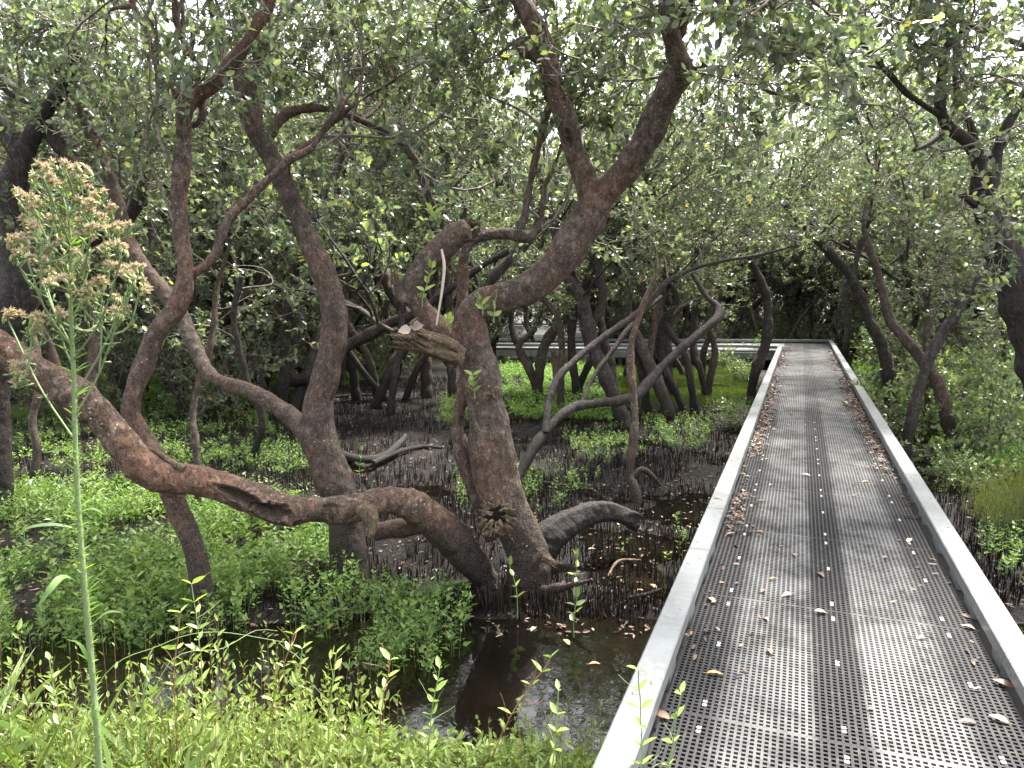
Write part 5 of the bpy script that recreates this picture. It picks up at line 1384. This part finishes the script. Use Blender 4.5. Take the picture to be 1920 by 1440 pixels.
# ------------------------------------------------------------------ foreground flowering weed
def big_weed():
    rng = np.random.RandomState(21)
    D = 1.5
    ctrl = [(192, 1680, 11), (186, 1440, 10.5), (176, 1300, 10), (163, 1150, 10), (150, 1000, 9), (142, 850, 8), (138, 700, 7), (132, 560, 6), (132, 450, 4.5), (122, 340, 2.5), (118, 315, 1.5)]
    W = W3(D, D, ctrl)
    gz = float(ground_h(W[0][0], W[0][1]))
    W[0][2] = gz
    org = tuple(W[0][:3])
    root = empty('flowering_weed', org, 0, 'tall hairy-stemmed weed with a panicle of buff seed tufts in the left foreground', 'weed')
    S = spline(W, 0.012)
    mb = MB(); tube(mb, S[:, :3], S[:, 3] * 0.58, 10, 0, 0.5, 0.12, rng)
    # hairs
    n = 2600; i = rng.randint(0, len(S), n); a = rng.rand(n) * 6.28
    d = np.stack([np.cos(a), np.sin(a), rng.normal(0, 0.5, n)], 1)
    leaves(mb, S[i, :3] + nrm(d) * (S[i, 3] * 0.5)[:, None], d, rng.normal(0, 1, (n, 3)), 0.007, 0.0007, 0, None, 0, 0)
    mb.build('stem', M['fuzz'], root, org)
    # flower head prototypes
    hm = []
    for v in range(4):
        mb = MB(); k = 3 + v % 2
        for j in range(k):
            c = rng.normal(0, 0.008, 3) * [1.1, 1.1, 0.6]; ud = unit(UP + rng.normal(0, 0.4, 3))
            tube(mb, [c - ud * 0.006, c, c + ud * 0.006], [0.0018, 0.0036, 0.0028], 7, 0, rng.rand())
            tube(mb, [(0, 0, -0.016), c - ud * 0.006], [0.0009, 0.0008], 3, 0, 0.3, cap=False)
            m = 36
            a = rng.rand(m) * 6.28; e = 0.15 + 1.0 * rng.rand(m)
            dd = np.stack([np.cos(a) * np.cos(e), np.sin(a) * np.cos(e), np.sin(e)], 1)
            leaves(mb, np.repeat((c + ud * 0.006)[None], m, 0), dd, rng.normal(0, 1, (m, 3)), 0.008 + 0.006 * rng.rand(m), 0.0026, 1, rng.rand(m), 0, 0.35)
        for j in range(2):
            c = rng.normal(0, 0.008, 3) - UP * 0.008
            tube(mb, [c - UP * 0.005, c, c + UP * 0.006], [0.001, 0.0028, 0.001], 6, 0, 0.8)
        hm.append(mb.mesh('flower_head', [M['involucre'], M['pappus']]))
    heads = [(100, 312), (78, 318), (125, 316), (145, 325), (62, 340), (33, 362), (90, 345), (118, 350), (150, 345), (180, 372), (212, 398), (60, 375), (95, 385), (48, 372), (150, 385), (170, 400), (75, 438), (118, 432), (150, 420), (205, 432), (238, 430), (45, 460), (22, 455), (30, 480), (70, 497), (105, 470), (135, 452), (168, 452), (98, 420), (198, 470), (228, 468),
             (252, 508), (262, 532), (244, 520), (190, 540), (215, 560), (160, 500), (205, 500), (150, 558), (85, 522), (125, 505), (178, 560), (15, 592), (75, 600), (55, 605), (110, 592), (190, 592), (218, 588), (225, 577), (30, 690), (42, 712), (70, 398), (135, 480), (55, 420), (170, 430), (120, 530), (195, 415)]
    zz = S[:, 2]
    bm_ = MB(); mains = []
    heads = heads[::3] + [h_ for i_, h_ in enumerate(heads) if i_ % 3]
    nmain = len(heads) // 3
    for j, (px, py) in enumerate(heads):
        dpt = D + rng.normal(0, 0.05)
        h = P(px, py, dpt)
        dxp = abs(px - 132)
        st_y = min(py + 60 + dxp * 1.5, 960)
        q = P(140, st_y, D); i = int(np.argmin(np.abs(zz - q[2])))
        b = S[i, :3]
        if j > nmain:
            jj = min(range(len(mains)), key=lambda q_: np.linalg.norm(mains[q_][-1][:3] - h))
            if np.linalg.norm(mains[jj][-1][:3] - h) < 0.16:
                Bm = mains[jj]; b = Bm[int(len(Bm) * (0.45 + 0.35 * rng.rand())), :3]
        mid_ = b * 0.45 + h * 0.55 + np.array([0, 0, -0.012 - 0.02 * dxp / 100]) + rng.normal(0, 0.004, 3)
        B = spline(np.array([[*b, 0.0022], [*mid_, 0.0016], [*(h - UP * 0.012), 0.0011]]), 0.012)
        mains.append(B)
        tube(bm_, B[:, :3], B[:, 3], 5, 0, 0.5, 0.1, rng)
        # tiny buds and bracts along the branch
        m = 9; k = rng.randint(len(B) // 3, len(B), m); a = rng.normal(0, 1, (m, 3)) + UP * 0.6
        leaves(bm_, B[k, :3], a, rng.normal(0, 1, (m, 3)), 0.011 + 0.008 * rng.rand(m), 0.003, 0, None, 0.1, 0.2)
        for kk in rng.randint(len(B) // 2, len(B), 3):
            dv = unit(rng.normal(0, 1, 3) + UP * 0.8)
            tube(bm_, [B[kk, :3], B[kk, :3] + dv * 0.012, B[kk, :3] + dv * 0.018, B[kk, :3] + dv * 0.023], [0.0007, 0.0012, 0.0026, 0.0008], 5, 0, 0.5)
        o = bpy.data.objects.new('flower_head', hm[j % 4]); COL.objects.link(o); o.parent = root
        o.location = h - np.array(org); o.rotation_euler = (rng.normal(0, 0.4), rng.normal(0, 0.4), rng.rand() * 6.28); o.scale = (0.8 + 0.4 * rng.rand(),) * 3
    bm_.build('side_branches', M['fuzz'], root, org)
    # leaves: big drooping pair and small bracts
    def blade(pts, w_):
        mb = MB(); Q = spline(np.array([[*P(px, py, dd_), 0.01] for px, py, dd_ in pts]), 0.01)[:, :3]
        n_ = len(Q); t = np.linspace(0, 1, n_)
        T = nrm(np.gradient(Q, axis=0)); side = nrm(np.cross(T, [0.2, -0.5, 1.0]))
        wd = w_ * np.sin(np.clip(t * 1.05 + 0.06, 0, 1) * math.pi) ** 0.7
        V = np.stack([Q + side * wd[:, None] + [0, 0, .002], Q, Q - side * wd[:, None] + [0, 0, .002]], 1).reshape(-1, 3)
        i = np.arange(n_ - 1) * 3
        F = np.concatenate([np.stack([i, i + 1, i + 4, i + 3], 1), np.stack([i + 1, i + 2, i + 5, i + 4], 1)])
        mb.add(V, F, 0, 0.35); mb.build('leaf', M['herb'], root, org)
    blade([(135, 990, 1.5), (95, 985, 1.47), (50, 992, 1.45), (28, 1015, 1.44)], 0.005)
    blade([(150, 1095, 1.5), (120, 1082, 1.46), (95, 1105, 1.43), (60, 1155, 1.42)], 0.008)
    blade([(160, 1110, 1.5), (185, 1080, 1.5), (205, 1065, 1.5)], 0.003)
    blade([(145, 850, 1.5), (120, 845, 1.48), (80, 850, 1.48)], 0.004)
    blade([(150, 960, 1.5), (175, 955, 1.49), (200, 968, 1.48)], 0.003)
    blade([(165, 1180, 1.5), (200, 1150, 1.48), (235, 1150, 1.46)], 0.004)
    blade([(172, 1250, 1.5), (150, 1210, 1.48), (125, 1200, 1.46)], 0.004)
    mb = MB(); m = 260; k = rng.randint(int(len(S) * 0.25), len(S) - 4, m)
    a = rng.rand(m) * 6.28
    leaves(mb, S[k, :3], np.stack([np.cos(a), np.sin(a), 0.9 + 0 * a], 1), np.stack([-np.cos(a), -np.sin(a), 1 + 0 * a], 1), 0.015 + 0.03 * rng.rand(m) ** 2, 0.003, 0, rng.rand(m), 0.1, 0.25)
    tag(mb.build('bracts', M['herb'], root, org), kind='stuff')
big_weed()

# taller single weeds of the bank
def bank_weed(px, ptop, D, lab, red=False, bend=0, nl=12, leafL=0.05):
    rng = np.random.RandomState(px * 3 + 1)
    top = P(px + bend, ptop, D); b = P(px, ptop + 150, D); b = np.array([b[0], b[1], 0.0]); b[2] = ground_h(b[0], b[1])
    root = empty('weed', b, 0, lab, 'weed')
    mid_ = b * 0.5 + top * 0.5 + np.array([-0.02 * np.sign(bend or 1), 0, 0.02])
    S = spline(np.array([[*b, 0.003], [*mid_, 0.0024], [*top, 0.0012]]), 0.02)
    S[:, :3] += np.cumsum(rng.normal(0, 0.0012, (len(S), 3)), 0)
    mb = MB(); tube(mb, S[:, :3], S[:, 3], 5, 0)
    for k in range(6):
        i = rng.randint(len(S) // 3, len(S) - 2)
        pts, rad, dd = path(rng, S[i, :3], rng.normal(0, 0.5, 3) + UP, 0.1, 4, 0.15, 0.1, 0.0014, 0.0008)
        tube(mb, pts, rad, 3, 0, cap=False)
    mb.build('stem', M['redstem' if red else 'stem'], root, b)
    k = np.linspace(len(S) * 0.3, len(S) - 1, nl).astype(int); k = np.repeat(k, 2)
    a = np.cumsum(rng.rand(len(k)) * 2) ; a[1::2] = a[::2] + 3.14
    mb = MB(); dirs = np.stack([np.cos(a), np.sin(a), 0.6 + 0.3 * rng.rand(len(k))], 1)
    sz = leafL * (0.6 + 0.6 * rng.rand(len(k)))
    leaves(mb, S[k, :3], dirs, UP + rng.normal(0, 0.35, (len(k), 3)), sz, sz * 0.4, 0, 0.4 + 0.55 * rng.rand(len(k)), 0.2, 0.15)
    mb.build('foliage', M['bank'], root, b)
bw = [(365, 1095, 2.6, 'tall leafy weed rising before the leaning foot in the water', False, -5, 12), (335, 1150, 2.5, 'yellowish weed just left of the leaning foot', True, 10, 9), (480, 1185, 2.6, 'weed with yellow tips bending right over the water', True, 70, 8),
      (268, 1230, 2.4, 'upright weed right behind the big hairy stem', False, 5, 9), (100, 1235, 2.4, 'weed left of the big hairy stem', False, -8, 9), (620, 1225, 2.6, 'pale weed at the middle of the bank edge', False, 10, 9),
      (715, 1245, 2.6, 'dry-tipped weed of the bank edge below the plant tangle', True, 12, 9), (800, 1255, 2.6, 'leafy weed with a leaning top near the dark water', False, 25, 9), (900, 1235, 2.6, 'reddish-stemmed weed arching right over the water', True, 130, 7),
      (1195, 1262, 2.35, 'leafy weed growing up against the left kerb', False, -5, 9), (1250, 1290, 2.3, 'leafy weed poking up through the grating edge inside the left kerb', False, 30, 7), (1040, 1290, 2.4, 'small leafy weed on the bank between water and kerb', False, 8, 8), (560, 1215, 2.7, 'thin weed with seed head before the water glints', False, 8, 9)]
for a in bw:
    bank_weed(a[0], a[1], a[2], a[3], a[4], a[5], a[6])
# long dry grass arches
def arch(pts, lab):
    rng = np.random.RandomState(1)
    W = np.array([[*P(px, py, D), 0.0018] for px, py, D in pts]); W[0][2] = ground_h(W[0][0], W[0][1])
    S = spline(W, 0.03); S[:, 3] = np.linspace(0.0022, 0.0009, len(S))
    mb = MB(); tube(mb, S[:, :3], S[:, 3], 5)
    tag(mb.build('grass_stalk', M['stem'], None, tuple(W[0][:3])), lab, 'grass stalk')
arch([(60, 1440, 2.3), (180, 1290, 2.35), (300, 1210, 2.4), (400, 1185, 2.45), (540, 1205, 2.5)], 'long green grass stalk arching right across the water')
arch([(200, 1430, 2.2), (300, 1270, 2.3), (420, 1215, 2.4), (480, 1182, 2.5), (520, 1183, 2.5)], 'second arching grass stalk crossing under the first')
print('done; objects', len(bpy.data.objects))
